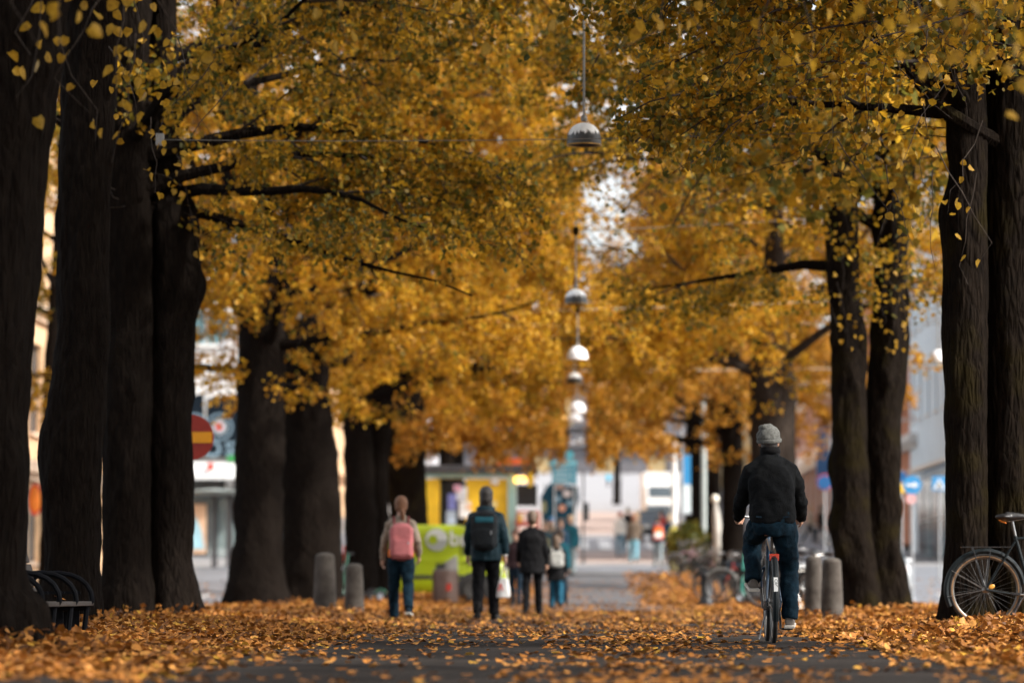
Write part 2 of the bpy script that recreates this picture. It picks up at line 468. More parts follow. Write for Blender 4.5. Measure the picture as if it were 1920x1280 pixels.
def bark_mat(name, dark, light, moss=None):
    m = bpy.data.materials.new(name); m.use_nodes = True
    nt = m.node_tree; n = nt.nodes; l = nt.links; b = n['Principled BSDF']
    b.inputs['Roughness'].default_value = 0.9; b.inputs['Specular IOR Level'].default_value = 0.03
    tc = n.new('ShaderNodeTexCoord'); mp = n.new('ShaderNodeMapping'); mp.inputs['Scale'].default_value = (1, 1, 0.22)
    l.new(tc.outputs['Object'], mp.inputs['Vector'])
    a = n.new('ShaderNodeTexNoise'); a.inputs['Scale'].default_value = 26; a.inputs['Detail'].default_value = 7; a.inputs['Roughness'].default_value = 0.65
    l.new(mp.outputs[0], a.inputs['Vector'])
    vo = n.new('ShaderNodeTexVoronoi'); vo.inputs['Scale'].default_value = 20; vo.feature = 'DISTANCE_TO_EDGE'
    l.new(mp.outputs[0], vo.inputs['Vector'])
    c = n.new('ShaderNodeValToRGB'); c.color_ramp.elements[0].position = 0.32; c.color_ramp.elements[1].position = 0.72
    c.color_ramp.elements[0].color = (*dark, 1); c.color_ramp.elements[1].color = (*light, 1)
    l.new(a.outputs['Fac'], c.inputs['Fac'])
    last = c.outputs[0]
    if moss:
        g = n.new('ShaderNodeTexNoise'); g.inputs['Scale'].default_value = 2.2; g.inputs['Detail'].default_value = 4
        l.new(tc.outputs['Object'], g.inputs['Vector'])
        mr = n.new('ShaderNodeMapRange'); mr.inputs['From Min'].default_value = 0.5; mr.inputs['From Max'].default_value = 0.66
        l.new(g.outputs['Fac'], mr.inputs['Value'])
        mx = n.new('ShaderNodeMix'); mx.data_type = 'RGBA'; l.new(mr.outputs[0], mx.inputs[0]); l.new(last, mx.inputs[6]); mx.inputs[7].default_value = (*moss, 1)
        last = mx.outputs[2]
    l.new(last, b.inputs['Base Color'])
    mul = n.new('ShaderNodeMath'); mul.operation = 'MULTIPLY_ADD'; l.new(vo.outputs['Distance'], mul.inputs[0]); mul.inputs[1].default_value = 1.4; l.new(a.outputs['Fac'], mul.inputs[2])
    bp = n.new('ShaderNodeBump'); bp.inputs['Strength'].default_value = 0.9; bp.inputs['Distance'].default_value = 0.035
    l.new(mul.outputs[0], bp.inputs['Height']); l.new(bp.outputs[0], b.inputs['Normal'])
    MATS[name] = m; return m
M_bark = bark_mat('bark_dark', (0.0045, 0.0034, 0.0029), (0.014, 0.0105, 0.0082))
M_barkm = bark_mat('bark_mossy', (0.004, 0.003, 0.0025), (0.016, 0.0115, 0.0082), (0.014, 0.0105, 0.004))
M_twig = mat('twig_bark', (0.030, 0.020, 0.014), 0.9, 0.3, 20)

# ================================================================== TREES
def stem_rows(rows, d):
    """outline rows (y, left x, right x) read off the photograph at distance d -> (centre, radius)"""
    out = []
    for (py, xl, xr) in rows:
        c = P((xl + xr) / 2, py, d)
        out.append((c.x, c.y, c.z, (xr - xl) / 2 / S(d)))
    return sorted(out, key=lambda q: q[2])
def interp_stem(st, z):
    if z <= st[0][2]: return st[0]
    for a, b in zip(st[:-1], st[1:]):
        if z <= b[2]:
            t = (z - a[2]) / max(1e-6, b[2] - a[2]); t = t * t * (3 - 2 * t)
            return tuple(a[k] + (b[k] - a[k]) * t for k in range(4))
    return st[-1]
def trunk_mesh(st, base, top, seed, m, na=40, dz=0.06, burl=0.06, name='trunk'):
    z0 = st[0][2] - 0.25; nz = max(12, int((top - z0) / dz)); off = Vector((seed * 3.7, seed * 1.3, 0))
    vs = np.zeros(((nz + 1) * na, 3)); ca = [(math.cos(2 * math.pi * j / na), math.sin(2 * math.pi * j / na)) for j in range(na)]
    for i in range(nz + 1):
        z = z0 + (top - z0) * i / nz
        cx, cy_, _, r = interp_stem(st, z)
        for j, (c, s) in enumerate(ca):
            q = Vector((c * 1.1, s * 1.1, z * 0.9)) + off
            low = noise.noise(q * 1.1) * 0.08 + noise.noise(Vector((c * 2.6, s * 2.6, z * 3.2)) + off) * 0.055
            bl = max(0.0, noise.noise(Vector((c * 1.5, s * 1.5, z * 1.6)) + off * 2) - 0.25) * burl * 4
            fis = (1 - abs(noise.noise(Vector((c * 6.5, s * 6.5, z * 1.1 + .6 * noise.noise(q * 3))) + off)) * 2.2) ** 3 * 0.055 + noise.noise(Vector((c * 14, s * 14, z * 5)) + off) * 0.035
            zz = max(0.0, z - st[0][2]); root = 0.55 * math.exp(-zz / 0.30) * max(0.0, noise.noise(Vector((c * 2.4, s * 2.4, seed))) + 0.25)
            rr = r * (1 + low + bl - fis + 0.03 + root)
            vs[i * na + j] = (cx + rr * c - base[0], cy_ + rr * s - base[1], z - base[2])
    i, j = np.meshgrid(np.arange(nz), np.arange(na), indexing='ij'); i = i.ravel(); j = j.ravel(); j2 = (j + 1) % na
    fs = np.stack([i * na + j, i * na + j2, (i + 1) * na + j2, (i + 1) * na + j], 1)
    return np_mesh(name, vs, fs, m, True)

def ngon_tubes(paths, n=3):
    """many tapered twigs in one array: paths = list of (pts, radii)"""
    V, F = [], []; o = 0
    for pts, rad in paths:
        k = len(pts)
        pts = np.asarray(pts)
        t = np.gradient(pts, axis=0); t = unit(t)
        ref = np.array((0.31, 0.22, 0.92)); a = unit(np.cross(t, ref)); b = np.cross(t, a)
        ang = np.arange(n) * 2 * np.pi / n
        ring = pts[:, None, :] + np.asarray(rad)[:, None, None] * (a[:, None, :] * np.cos(ang)[None, :, None] + b[:, None, :] * np.sin(ang)[None, :, None])
        V.append(ring.reshape(-1, 3))
        i, j = np.meshgrid(np.arange(k - 1), np.arange(n), indexing='ij'); i = i.ravel(); j = j.ravel(); j2 = (j + 1) % n
        F.append(np.stack([i * n + j, i * n + j2, (i + 1) * n + j2, (i + 1) * n + j], 1) + o)
        o += k * n
    return np.concatenate(V), np.concatenate(F)

def grow(p0, d, L, n, droop, rg, wob=0.12):
    """a wandering path that starts along d and droops"""
    pts = [np.array(p0, float)]; d = np.array(d, float); d /= np.linalg.norm(d)
    for i in range(n):
        d = d + rg.normal(0, wob, 3) + np.array((0, 0, -droop))
        d /= np.linalg.norm(d)
        pts.append(pts[-1] + d * L / n)
    return np.array(pts)

def lamp_line(p):
    """the crowns are cut back round the row of hanging lamps over the middle of the path"""
    g = np.interp(p[:, 1], _PY, _PZ)
    return (np.abs(p[:, 0] - 0.02) < 0.34) & (p[:, 2] - g < 5.75)
def sky_gap(p, rg):
    """the crowns of the two rows hardly meet over the right half of the path"""
    zl = 5.1 + 0.066 * (p[:, 1] - 60) + rg.normal(0, 0.5, len(p))
    zu = 7.3 + 0.12 * (p[:, 1] - 60) + rg.normal(0, 0.5, len(p))
    return (p[:, 2] < zu) & (p[:, 1] > 48) & (p[:, 0] > 0.0 + rg.normal(0, .15, len(p))) & (p[:, 0] < 1.9 + rg.normal(0, .25, len(p))) & (p[:, 2] > zl) & (rg.random(len(p)) < 0.92)
LEAF_OBJ = []        # shared meshes for the single leaves
def tree(label, d, stems, seed, m_leaf, nlimb=9, nbranch=9, ntwig=8, nleaf=30, reach=5.2, zlow=4.8, ztop=9.0, leaf=0.075, m_bark=None, na=40, dz=0.07,
         tpl=None, name='lime_tree', group='lime trees lining the avenue', zmin=3.9, sprays=(), keep=None, bias=0.0, az0=None, trunk_top=10.5, burl=0.10, limb_specs=(), shoots=26, shoot_lo=4.2, upper=0):
    rg = np.random.default_rng(seed)
    m_bark = m_bark or M_bark; tpl = tpl or T_FAR
    base = (stems[0][0][0], stems[0][0][1], stems[0][0][2])
    base = (base[0], base[1], G(base[0], base[1]))
    root = thing(name, label, 'tree', base, 0, group)
    st_full = []
    for k, st in enumerate(stems):
        st = list(st); zt = st[-1][2]
        if zt < trunk_top:
            st.append((st[-1][0] + rg.normal(0, 0.15), st[-1][1], trunk_top, st[-1][3] * 0.45))
        flare = st[0]; st = [(flare[0], flare[1], flare[2] - 0.02, flare[3] * 1.12), (flare[0], flare[1], flare[2] + 0.35, flare[3])] + st[1:]
        st_full.append(st)
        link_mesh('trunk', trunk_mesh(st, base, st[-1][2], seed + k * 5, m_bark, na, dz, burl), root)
    B = np.array(base)
    twigs = []; L_pos = []; L_dir = []
    specs = []
    for i in range(nlimb):
        f = (i + 0.5) / nlimb
        z = zlow + (ztop - zlow) * f ** 1.15
        az = (az0 if az0 is not None else seed * 1.7) + i * 2.39996 + rg.normal(0, 0.2)
        el = R(26 + 34 * f + rg.normal(0, 5)); L = reach * (1.08 - 0.35 * f) * rg.uniform(0.85, 1.1)
        specs.append((z, az, el, L, 0.10 - 0.04 * f, 0.035))
    specs += list(limb_specs)
    for i, (z, az, el, L, r0, droop) in enumerate(specs):
        st = st_full[i % len(st_full)]
        c = interp_stem(st, z)
        dr = np.array((math.cos(az) * math.cos(el), math.sin(az) * math.cos(el), math.sin(el)))
        path = grow((c[0], c[1], z), dr, L, 9, min(droop, 0.035), rg, 0.10)
        cut = [q for q in range(3, len(path)) if abs(path[q][0]) < 0.8 and path[q][1] < 64 and path[q][2] < 6.5]
        if cut: path = path[:cut[0]]           # sawn off short of the lamp wires
        rad = 0.012 + (max(r0, c[3] * 0.28) - 0.012) * np.linspace(1, 0, len(path)) ** 1.5
        mb = MB(); mb.tube(path - B, list(rad), 7)
        limb = mb.build('limb', m_bark, root, smooth=True)
        for b in range(nbranch):
            t = 0.22 + 0.78 * (b + rg.uniform(0, 0.9)) / nbranch
            x = t * (len(path) - 1); i0 = min(int(x), len(path) - 2); p = path[i0] + (path[i0 + 1] - path[i0]) * (x - i0)
            tang = path[i0 + 1] - path[i0]; tang /= np.linalg.norm(tang)
            side = np.cross(tang, (0, 0, 1)); side /= max(np.linalg.norm(side), 1e-6)
            sg = 1 if b % 2 else -1
            bd = tang * rg.uniform(0.4, 1.0) + side * sg * rg.uniform(0.4, 1.1) + np.array((0, 0, rg.uniform(-0.25, 0.55)))
            bl = rg.uniform(1.1, 2.3) * (1.15 - 0.45 * t) * (reach / 5.2)
            bp = grow(p, bd, bl, 5, rg.choice([0.04, 0.10, 0.22]), rg, 0.14)
            twigs.append((bp, np.linspace(0.022, 0.006, len(bp))))
            for q in range(ntwig):
                tt = 0.15 + 0.85 * (q + rg.uniform(0, 1)) / ntwig
                x = tt * (len(bp) - 1); i0 = min(int(x), len(bp) - 2); p2 = bp[i0] + (bp[i0 + 1] - bp[i0]) * (x - i0)
                td = (bp[i0 + 1] - bp[i0]) / np.linalg.norm(bp[i0 + 1] - bp[i0]) * 0.7 + rg.normal(0, 0.55, 3) + np.array((0, 0, -0.12))
                tl = rg.uniform(0.35, 0.85)
                tp = grow(p2, td, tl, 3, 0.10, rg, 0.12)
                if d < 72 and (d < 60 or q % 2 == 0): twigs.append((tp, np.linspace(0.006, 0.0025, len(tp))))
                u = rg.uniform(0.1, 1.0, nleaf) * 3; i1 = np.minimum(u.astype(int), 2); fr = (u - i1)[:, None]
                lp = tp[i1] * (1 - fr) + tp[i1 + 1] * fr + rg.normal(0, 0.055 if leaf < 0.1 else 0.10, (nleaf, 3))
                L_pos.append(lp)
    for st in st_full:                      # short leafy shoots straight off the trunk
        for q in range(shoots):
            z = base[2] + shoot_lo + (9.0 - shoot_lo) * rg.random() ** 1.5; c = interp_stem(st, z); a = rg.uniform(0, 6.28)
            tp = grow((c[0] + math.cos(a) * c[3] * .9, c[1] + math.sin(a) * c[3] * .9, z), (math.cos(a), math.sin(a), .25), rg.uniform(.5, 1.2), 3, .2, rg, .15)
            twigs.append((tp, np.linspace(0.007, 0.0025, 4)))
            u = rg.uniform(0.2, 1.0, nleaf) * 3; i1 = np.minimum(u.astype(int), 2); fr = (u - i1)[:, None]
            L_pos.append(tp[i1] * (1 - fr) + tp[i1 + 1] * fr + rg.normal(0, 0.09, (nleaf, 3)))
    pos = np.concatenate(L_pos)
    ok = pos[:, 2] - np.array([prof(y) for y in pos[:, 1]]) > zmin + rg.uniform(-0.2, 0.5, len(pos))
    ok &= ~lamp_line(pos) & ~sky_gap(pos, rg)
    if keep is not None: ok &= keep(pos, rg)
    twigs = [t for t in twigs if not lamp_line(t[0]).any() and t[0][:, 2].min() > zmin + base[2] - .15]
    pos = pos[ok]; N = len(pos)
    tdir = unit(rg.normal(0, 1, (N, 3)) + np.array((0, 0, -0.75)))
    nref = unit(rg.normal(0, 0.8, (N, 3)) + np.array((0, 0, 0.9)))
    size = leaf * rg.uniform(0.5, 1.25, N); curl = rg.uniform(-0.4, 1.0, N)
    o = link_mesh('crown', leaf_cloud('crown', pos - B, size, tdir, nref, curl, tpl, m_leaf), root); tag(o, kind='stuff')
    V, F = ngon_tubes([(p - B, r) for p, r in twigs])
    o = link_mesh('twigs', np_mesh('twigs', V, F, M_twig), root); tag(o, kind='stuff')
    if upper:                              # top of the crown, unseen above the picture, added to shade what is below
        a = unit(rg.normal(0, 1, (upper, 3))) * rg.uniform(.35, 1, (upper, 1)) ** .5 * np.array((5.6, 5.2, 3.2)) + np.array((base[0], base[1], base[2] + 12.2))
        o = link_mesh('upper_shade_crown', leaf_cloud('upper_shade_crown', a - B, .17 * rg.uniform(.7, 1.2, upper), unit(rg.normal(0, 1, (upper, 3))), unit(rg.normal(0, .8, (upper, 3)) + np.array((0, 0, .9))), rg.uniform(-.2, .5, upper), T_QUAD, m_leaf), root); tag(o, kind='stuff')
        for q in range(6):
            c = interp_stem(st_full[0], trunk_top - 1.5); a_ = q * 1.05; pth = grow((c[0], c[1], base[2] + trunk_top - 2.0 + .2 * q), (math.cos(a_), math.sin(a_), 1.1), 5.0, 6, .03, rg, .12)
            mb = MB(); mb.tube(pth - B, list(np.linspace(.10, .02, len(pth))), 6); mb.build('limb', m_bark, root, smooth=True)
    # drooping sprays seen singly in front of the trunks: a twig each and every leaf its own piece
    for (px, py, dd, n, spread) in sprays:
        hang(root, B, P(px, py, dd), n, spread, rg)
    return root, N

def hang(root, B, p, n, spread, rg):
    p = np.array(p) - B
    up = p + np.array((rg.uniform(-0.5, 0.5), rg.uniform(-0.3, 0.6), rg.uniform(0.6, 1.0)))
    tp = np.array([up + (p - up) * t + rg.normal(0, 0.02, 3) for t in np.linspace(0, 1, 5)])
    dn = p + np.array((rg.normal(0, 0.10), rg.normal(0, 0.1), -0.18)); tp = np.vstack([tp, dn])
    V, F = ngon_tubes([(tp, np.linspace(0.006, 0.002, len(tp)))], 4)
    link_mesh('twig', np_mesh('twig', V, F, M_twig), root)
    for k in range(n):
        t = rg.uniform(0.25, 1.0) * (len(tp) - 1); i = min(int(t), len(tp) - 2)
        q = tp[i] + (tp[i + 1] - tp[i]) * (t - i) + rg.normal(0, spread, 3)
        o = link_mesh('leaf', random.choice(LEAF_OBJ), root)
        o.location = q
        o.rotation_euler = (rg.normal(-1.2, 0.6), rg.normal(0, 0.5), rg.uniform(0, 6.28))
        o.scale = (1, 1, 1); s = rg.uniform(0.75, 1.15); o.scale = (s, s, s)
def leaf_protos(name, m, n=6, size=0.075, seed=5):
    rg = np.random.default_rng(seed); out = []
    for i in range(n):
        me = leaf_cloud(name, np.zeros((1, 3)), np.array([size]), np.array([[0, 1.0, 0]]) , np.array([[rg.normal(0, .2), 0, 1.0]]), np.array([rg.uniform(-0.2, 0.6)]), T_LEAF, m)
        out.append(me)
    return out
# ================================================================== THE AVENUE
LEAF_OBJ += leaf_protos('leaf', M_leafN, 8)
NL = 0
def gap(x0, x1, zlo, p=0.85):
    """crowns stay thinner over the middle of the avenue, where the sky shows between the two rows"""
    def k(pos, rg):
        c = (pos[:, 0] > x0) & (pos[:, 0] < x1) & (pos[:, 2] > zlo + rg.normal(0, 0.4, len(pos)))
        return ~(c & (rg.random(len(pos)) < p))
    return k
PI = math.pi
# --- left row, nearest first
t1 = stem_rows([(1235, -150, 62), (1100, -140, 46), (1000, -135, 48), (900, -135, 52), (800, -130, 49), (700, -120, 60), (600, -115, 68), (500, -110, 74), (400, -105, 80), (300, -100, 90), (220, -95, 106), (100, -100, 118), (0, -105, 125)], 25)
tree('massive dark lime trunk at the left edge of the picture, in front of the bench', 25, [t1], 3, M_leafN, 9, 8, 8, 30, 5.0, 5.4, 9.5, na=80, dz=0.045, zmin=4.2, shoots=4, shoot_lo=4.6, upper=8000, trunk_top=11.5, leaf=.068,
     sprays=[(100, 150, 24, 9, .12), (215, 155, 24, 9, .10), (30, 60, 24, 8, .12), (228, 250, 25, 4, .06), (330, 60, 24, 9, .13), (180, 215, 25, 2, .03), (270, 120, 26, 10, .12), (430, 60, 24, 9, .15), (60, 130, 23, 4, .08), (520, 40, 25, 8, .15)])
tA = stem_rows([(1195, 74, 186), (1130, 84, 186), (1050, 86, 184), (950, 80, 185), (830, 74, 192), (750, 92, 200), (700, 100, 200), (600, 109, 205), (500, 107, 200), (400, 109, 205), (220, 112, 215), (100, 112, 220), (0, 110, 225)], 38)
tree('slim dark lime trunk right behind the park bench', 38, [tA], 4, M_leafL, 8, 8, 7, 13, 5.0, 6.0, 9.5, na=56, dz=0.05, zmin=5.7, shoots=4, shoot_lo=6, upper=8000, trunk_top=11.5, leaf=.068,
     sprays=[(260, 190, 36, 9, .16), (330, 290, 38, 10, .18), (300, 230, 37, 8, .14), (350, 180, 36, 12, .2), (290, 330, 38, 7, .12)])
t2a = stem_rows([(1172, 188, 285), (1050, 192, 280), (850, 192, 282), (700, 190, 285), (500, 188, 285), (300, 190, 280), (150, 195, 280), (0, 200, 285)], 46)
t2b = stem_rows([(1172, 268, 368), (1050, 275, 360), (900, 272, 363), (800, 270, 360), (700, 272, 362), (620, 275, 366), (530, 276, 382), (480, 275, 373), (400, 276, 366), (330, 275, 340), (200, 276, 335), (0, 280, 330)], 46.3)
tree('broad twin-stemmed lime trunk half hiding the no entry sign', 46, [t2a, t2b], 6, M_leafL, 14, 10, 10, 40, 6.2, 5.0, 9.8, tpl=T_QUAD, na=52, dz=0.06, trunk_top=11.5, leaf=.071, zmin=4.3, az0=0.3, shoots=40, shoot_lo=4.9, keep=lambda p, rg: ~((p[:, 0] < -4.75) & (p[:, 2] < 6.0 + rg.normal(0, .3, len(p)))),
     limb_specs=[(5.6, 0.15, R(15), 6.4, .12, .05), (6.2, -0.35, R(22), 6.2, .11, .05), (6.6, 0.6, R(25), 6.0, .11, .05), (5.2, -0.7, R(10), 4.6, .09, .06), (5.0, 0.35, R(4), 4.5, .09, .03)],
     sprays=[(400, 340, 45, 14, .22), (370, 460, 45, 7, .12), (430, 300, 45, 14, .22), (560, 640, 60, 1, .1)])
t3a = stem_rows([(1142, 424, 535), (1080, 430, 530), (1000, 442, 528), (800, 444, 530), (600, 447, 535), (540, 442, 540), (480, 428, 540), (420, 415, 520), (300, 410, 490), (150, 410, 480)], 71)
tree('thick dark lime trunk standing left of the stone bollards', 71, [t3a], 18, M_leafG, 14, 10, 10, 52, 6.3, 4.6, 10.5, leaf=0.074, tpl=T_QUAD, na=36, dz=0.12, zmin=3.8, trunk_top=11.5, shoots=50, shoot_lo=3.8,
     limb_specs=[(5.4, 0.1, R(25), 6.5, .13, .05), (4.9, -0.25, R(12), 6.4, .12, .045), (6.4, 0.5, R(30), 6.3, .12, .05), (7.4, -0.5, R(30), 6, .1, .05), (9.0, 0.1, R(28), 6.6, .1, .03), (9.8, -0.35, R(30), 6.6, .1, .03), (8.4, 0.45, R(26), 6.6, .1, .03)])
t3b = stem_rows([(1142, 528, 640), (1000, 530, 638), (900, 530, 636), (800, 530, 622), (700, 530, 612), (600, 535, 595), (480, 535, 590), (300, 545, 590)], 77)
tree('wide dark lime trunk directly behind the taller left bollard', 77, [t3b], 9, M_leafG, 14, 10, 10, 52, 6.3, 4.4, 10.5, leaf=0.074, tpl=T_QUAD, na=36, dz=0.12, zmin=3.7, shoots=50, shoot_lo=3.6,
     limb_specs=[(4.8, 0.2, R(20), 6.6, .12, .05), (5.9, -0.2, R(25), 6.5, .12, .05), (7.2, 0.4, R(35), 6.2, .12, .05), (9.2, 0.0, R(26), 6.8, .1, .03), (10, 0.4, R(30), 6.8, .1, .03), (8.6, -0.4, R(24), 6.6, .1, .03)])
t4a = stem_rows([(1128, 642, 706), (1000, 647, 705), (850, 648, 700), (750, 642, 694), (650, 640, 688), (500, 640, 680), (350, 640, 675)], 88)
t4b = stem_rows([(1128, 690, 730), (1000, 690, 728), (850, 688, 727), (770, 690, 738), (700, 695, 735), (560, 690, 720), (400, 700, 720)], 88.3)
tree('forked lime trunk with a low limb beside the green scooter', 88, [t4a, t4b], 10, M_leafG, 14, 10, 9, 36, 6.4, 4.4, 11.0, leaf=0.095, tpl=T_QUAD, na=30, dz=0.15, zmin=3.9,
     limb_specs=[(4.6, 0.05, R(28), 6.0, .17, .03), (5.2, 0.4, R(24), 6.2, .12, .05), (6.4, -0.3, R(30), 6.2, .12, .05), (8, 0.1, R(35), 6.3, .1, .05), (9.5, -.2, R(24), 6.8, .1, .03), (10.5, .3, R(28), 6.8, .1, .03)])
t5 = stem_rows([(1118, 728, 802), (980, 730, 800), (880, 729, 799), (770, 728, 795), (690, 730, 795), (600, 740, 785), (450, 745, 775)], 103)
tree('mossy lime trunk behind the green delivery van', 103, [t5], 12, M_leafO, 14, 10, 8, 34, 6.4, 4.2, 11.5, leaf=0.115, tpl=T_QUAD, na=28, dz=0.2, zmin=3.3, shoots=12, shoot_lo=4.4, m_bark=M_barkm,
     limb_specs=[(4.4, 0.1, R(10), 6.4, .12, .05), (4.3, -1.2, R(4), 4.5, .09, .03), (4.5, -0.5, R(3), 5.5, .09, .03), (5.4, -0.4, R(26), 6.4, .12, .05), (7, 0.4, R(30), 6.4, .12, .05)])
# --- right row
r1a = stem_rows([(1168, 1770, 1856), (1080, 1771, 1852), (1000, 1774, 1850), (800, 1772, 1850), (600, 1768, 1850), (500, 1770, 1850), (400, 1764, 1850), (330, 1780, 1852), (250, 1776, 1850), (100, 1764, 1845), (0, 1758, 1845)], 37)
r1b = stem_rows([(1168, 1838, 1965), (1000, 1842, 1955), (800, 1842, 1950), (600, 1843, 1950), (400, 1843, 1955), (200, 1845, 1960), (0, 1842, 1965)], 37.25)
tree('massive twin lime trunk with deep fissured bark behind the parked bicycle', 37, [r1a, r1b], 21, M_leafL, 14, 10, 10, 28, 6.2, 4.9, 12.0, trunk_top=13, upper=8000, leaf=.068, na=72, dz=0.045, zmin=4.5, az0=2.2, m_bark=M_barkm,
     limb_specs=[(5.0, PI * 0.98, R(16), 5.6, .07, .02), (5.4, PI * 1.12, R(20), 5.8, .08, .025), (5.8, PI * 1.25, R(22), 5.6, .08, .03), (5.6, PI * 0.85, R(20), 5.6, .07, .03), (6.3, PI * 1.05, R(28), 5.6, .07, .04), (4.7, PI * 1.3, R(14), 4.4, .06, .02), (5.1, PI * 1.45, R(10), 4.6, .06, .02)],
     sprays=[(1790, 365, 35, 5, .07), (1730, 340, 35, 6, .14), (1700, 430, 35, 7, .14), (1800, 500, 36, 3, .03), (1855, 455, 36, 1, .01), (1660, 400, 35, 8, .16), (1745, 470, 35, 8, .14), (1625, 300, 35, 12, .2), (1560, 260, 35, 12, .2), (1700, 270, 34, 12, .2), (1480, 180, 34, 10, .2), (1810, 190, 33, 2, .05)])
r2a = stem_rows([(1142, 1582, 1648), (1060, 1570, 1642), (985, 1557, 1632), (960, 1560, 1630), (800, 1561, 1626), (700, 1560, 1622), (600, 1556, 1615), (500, 1550, 1612), (400, 1545, 1608), (250, 1540, 1600), (100, 1535, 1590)], 56)
r2b = stem_rows([(1142, 1620, 1703), (1080, 1622, 1702), (1030, 1622, 1690), (900, 1622, 1688), (800, 1620, 1690), (700, 1628, 1700), (640, 1632, 1705), (520, 1640, 1700), (400, 1640, 1705), (250, 1640, 1715), (100, 1640, 1710)], 56.3)
tree('gnarled twin lime trunk beside the right pair of stone bollards', 56, [r2a, r2b], 23, M_leafL, 15, 10, 9, 38, 5.8, 5.0, 11.0, trunk_top=12, tpl=T_QUAD, leaf=.076, upper=2500, na=52, dz=0.06, zmin=4.4, m_bark=M_barkm, burl=0.16, az0=2.6, shoots=60, shoot_lo=3.3,
     limb_specs=[(5.6, PI, R(30), 5.4, .09, .05), (6.6, PI * 1.15, R(30), 5.2, .09, .05), (6.2, PI * .85, R(25), 5.2, .09, .05)],
     sprays=[(1660, 600, 54, 8, .14), (1590, 640, 54, 7, .14), (1575, 560, 54, 10, .2), (1720, 560, 54, 10, .2), (1720, 610, 54, 6, .12), (1680, 500, 54, 10, .2), (1560, 470, 54, 10, .2), (1640, 470, 54, 10, .2), (1735, 590, 53, 7, .12), (1570, 600, 53, 8, .15), (1670, 640, 54, 6, .12)])
r3 = stem_rows([(1118, 1410, 1492), (1000, 1412, 1490), (850, 1410, 1490), (720, 1408, 1490), (640, 1415, 1482), (560, 1425, 1475), (450, 1435, 1470)], 85)
tree('grey brown lime trunk behind the head of the cyclist', 85, [r3], 25, M_leafG, 14, 10, 9, 36, 5.6, 4.8, 10.0, leaf=.10, tpl=T_QUAD, na=32, dz=0.12, zmin=4.1, az0=3.0,
     limb_specs=[(4.85, PI, R(42), 4.6, .15, .0), (5.6, PI * 1.1, R(35), 5, .1, .05), (6.6, PI * .9, R(35), 5.2, .1, .05), (5.9, PI * 1.3, R(20), 5, .1, .05)], m_bark=bark_mat('bark_haze_grey', (0.020, 0.015, 0.012), (0.065, 0.050, 0.040)))  # paler bark: the haze over this farther trunk is put into its colour
r4 = stem_rows([(1085, 1352, 1398), (900, 1354, 1394), (780, 1350, 1392), (600, 1352, 1385)], 112)
tree('straight lime trunk behind the row of parked bicycles', 112, [r4], 27, M_leafO, 13, 9, 8, 30, 5.8, 4.6, 11.0, leaf=.125, tpl=T_QUAD, na=24, dz=0.25, zmin=3.5, shoots=40, shoot_lo=3.4, az0=3.1,
     limb_specs=[(4.8, PI, R(14), 5.6, .09, .06), (6, PI * 1.2, R(22), 5.6, .09, .06), (7.5, PI * .9, R(30), 5.6, .09, .06)])
r5 = stem_rows([(1062, 1328, 1352), (900, 1330, 1351), (780, 1330, 1350), (600, 1332, 1348)], 124)
tree('thin lime trunk next to the pale concrete pole', 124, [r5], 29, M_leafO, 13, 9, 7, 20, 5.6, 4.8, 11.5, leaf=.14, tpl=T_QUAD, na=20, dz=0.3, zmin=3.8, az0=2.9,
     limb_specs=[(5, PI, R(10), 5.6, .09, .05), (6.4, PI * 1.1, R(20), 5.6, .09, .05)])
r6 = stem_rows([(1040, 1284, 1320), (900, 1286, 1318), (800, 1286, 1318), (650, 1290, 1314)], 146)
tree('distant lime trunk behind the ivy bush on the right', 146, [r6], 31, M_leafO, 13, 9, 7, 20, 6.2, 5.0, 13.0, leaf=.15, tpl=T_QUAD, na=20, dz=0.3, zmin=4.4, az0=2.7, trunk_top=13,
     limb_specs=[(5.6, PI, R(8), 6, .09, .05), (7, PI * 1.1, R(20), 6, .09, .05), (8.5, PI * .9, R(30), 6, .09, .05)])
# --- beyond the cross street, on both sides, and two trees over the left carriageway
def far_tree(label, x, d, seed, h=13, w=0.3, leaf=.17, reach=6, m=None, zlow=5.2, ztop=12, nlimb=10, zmin=4.4, nleaf=26, ntwig=7):
    z = prof(d); st = [(x, d, z, w), (x, d, z + 4, w * .9), (x + .2, d, z + h * .8, w * .5)]
    return tree(label, d, [st], seed, m or M_leafO, nlimb, 7, ntwig, nleaf, reach, z + zlow, z + ztop, leaf=leaf, tpl=T_QUAD, na=16, dz=0.4, zmin=zmin, trunk_top=z + h)
far_tree('orange lime tree behind the kiosk on the left side', -4.9, 145, 41, zlow=4.0, zmin=3.5, nleaf=44)
far_tree('distant orange tree left of the avenue axis beyond the crossing', -5.4, 176, 43, h=15, ztop=14, leaf=.2)
far_tree('distant orange tree right of the avenue axis beyond the crossing', 5.6, 172, 44, h=15, ztop=14, leaf=.2)
far_tree('farther orange tree on the left slope of the avenue', -6.6, 215, 45, h=17, ztop=15, leaf=.22)
far_tree('farther orange tree on the right slope of the avenue', 7.2, 212, 46, h=17, ztop=15, leaf=.22)
far_tree('thin street tree with orange crown behind the walking couple', 15.2 * 240 / 250, 240, 47, h=12, w=0.14, leaf=.2, reach=5.5, zlow=5, ztop=10)
far_tree('olive lime tree across the left carriageway near the sandstone house', -13.4, 98, 48, h=14, ztop=13, leaf=.13, m=M_leafL, zlow=6.5, reach=4.4, zmin=7.0)
far_tree('sparse olive tree above the white house on the left', -13.6, 128, 49, h=15, ztop=13.5, leaf=.14, m=M_leafL, zlow=8.2, reach=4.4, zmin=9.0, nleaf=10)
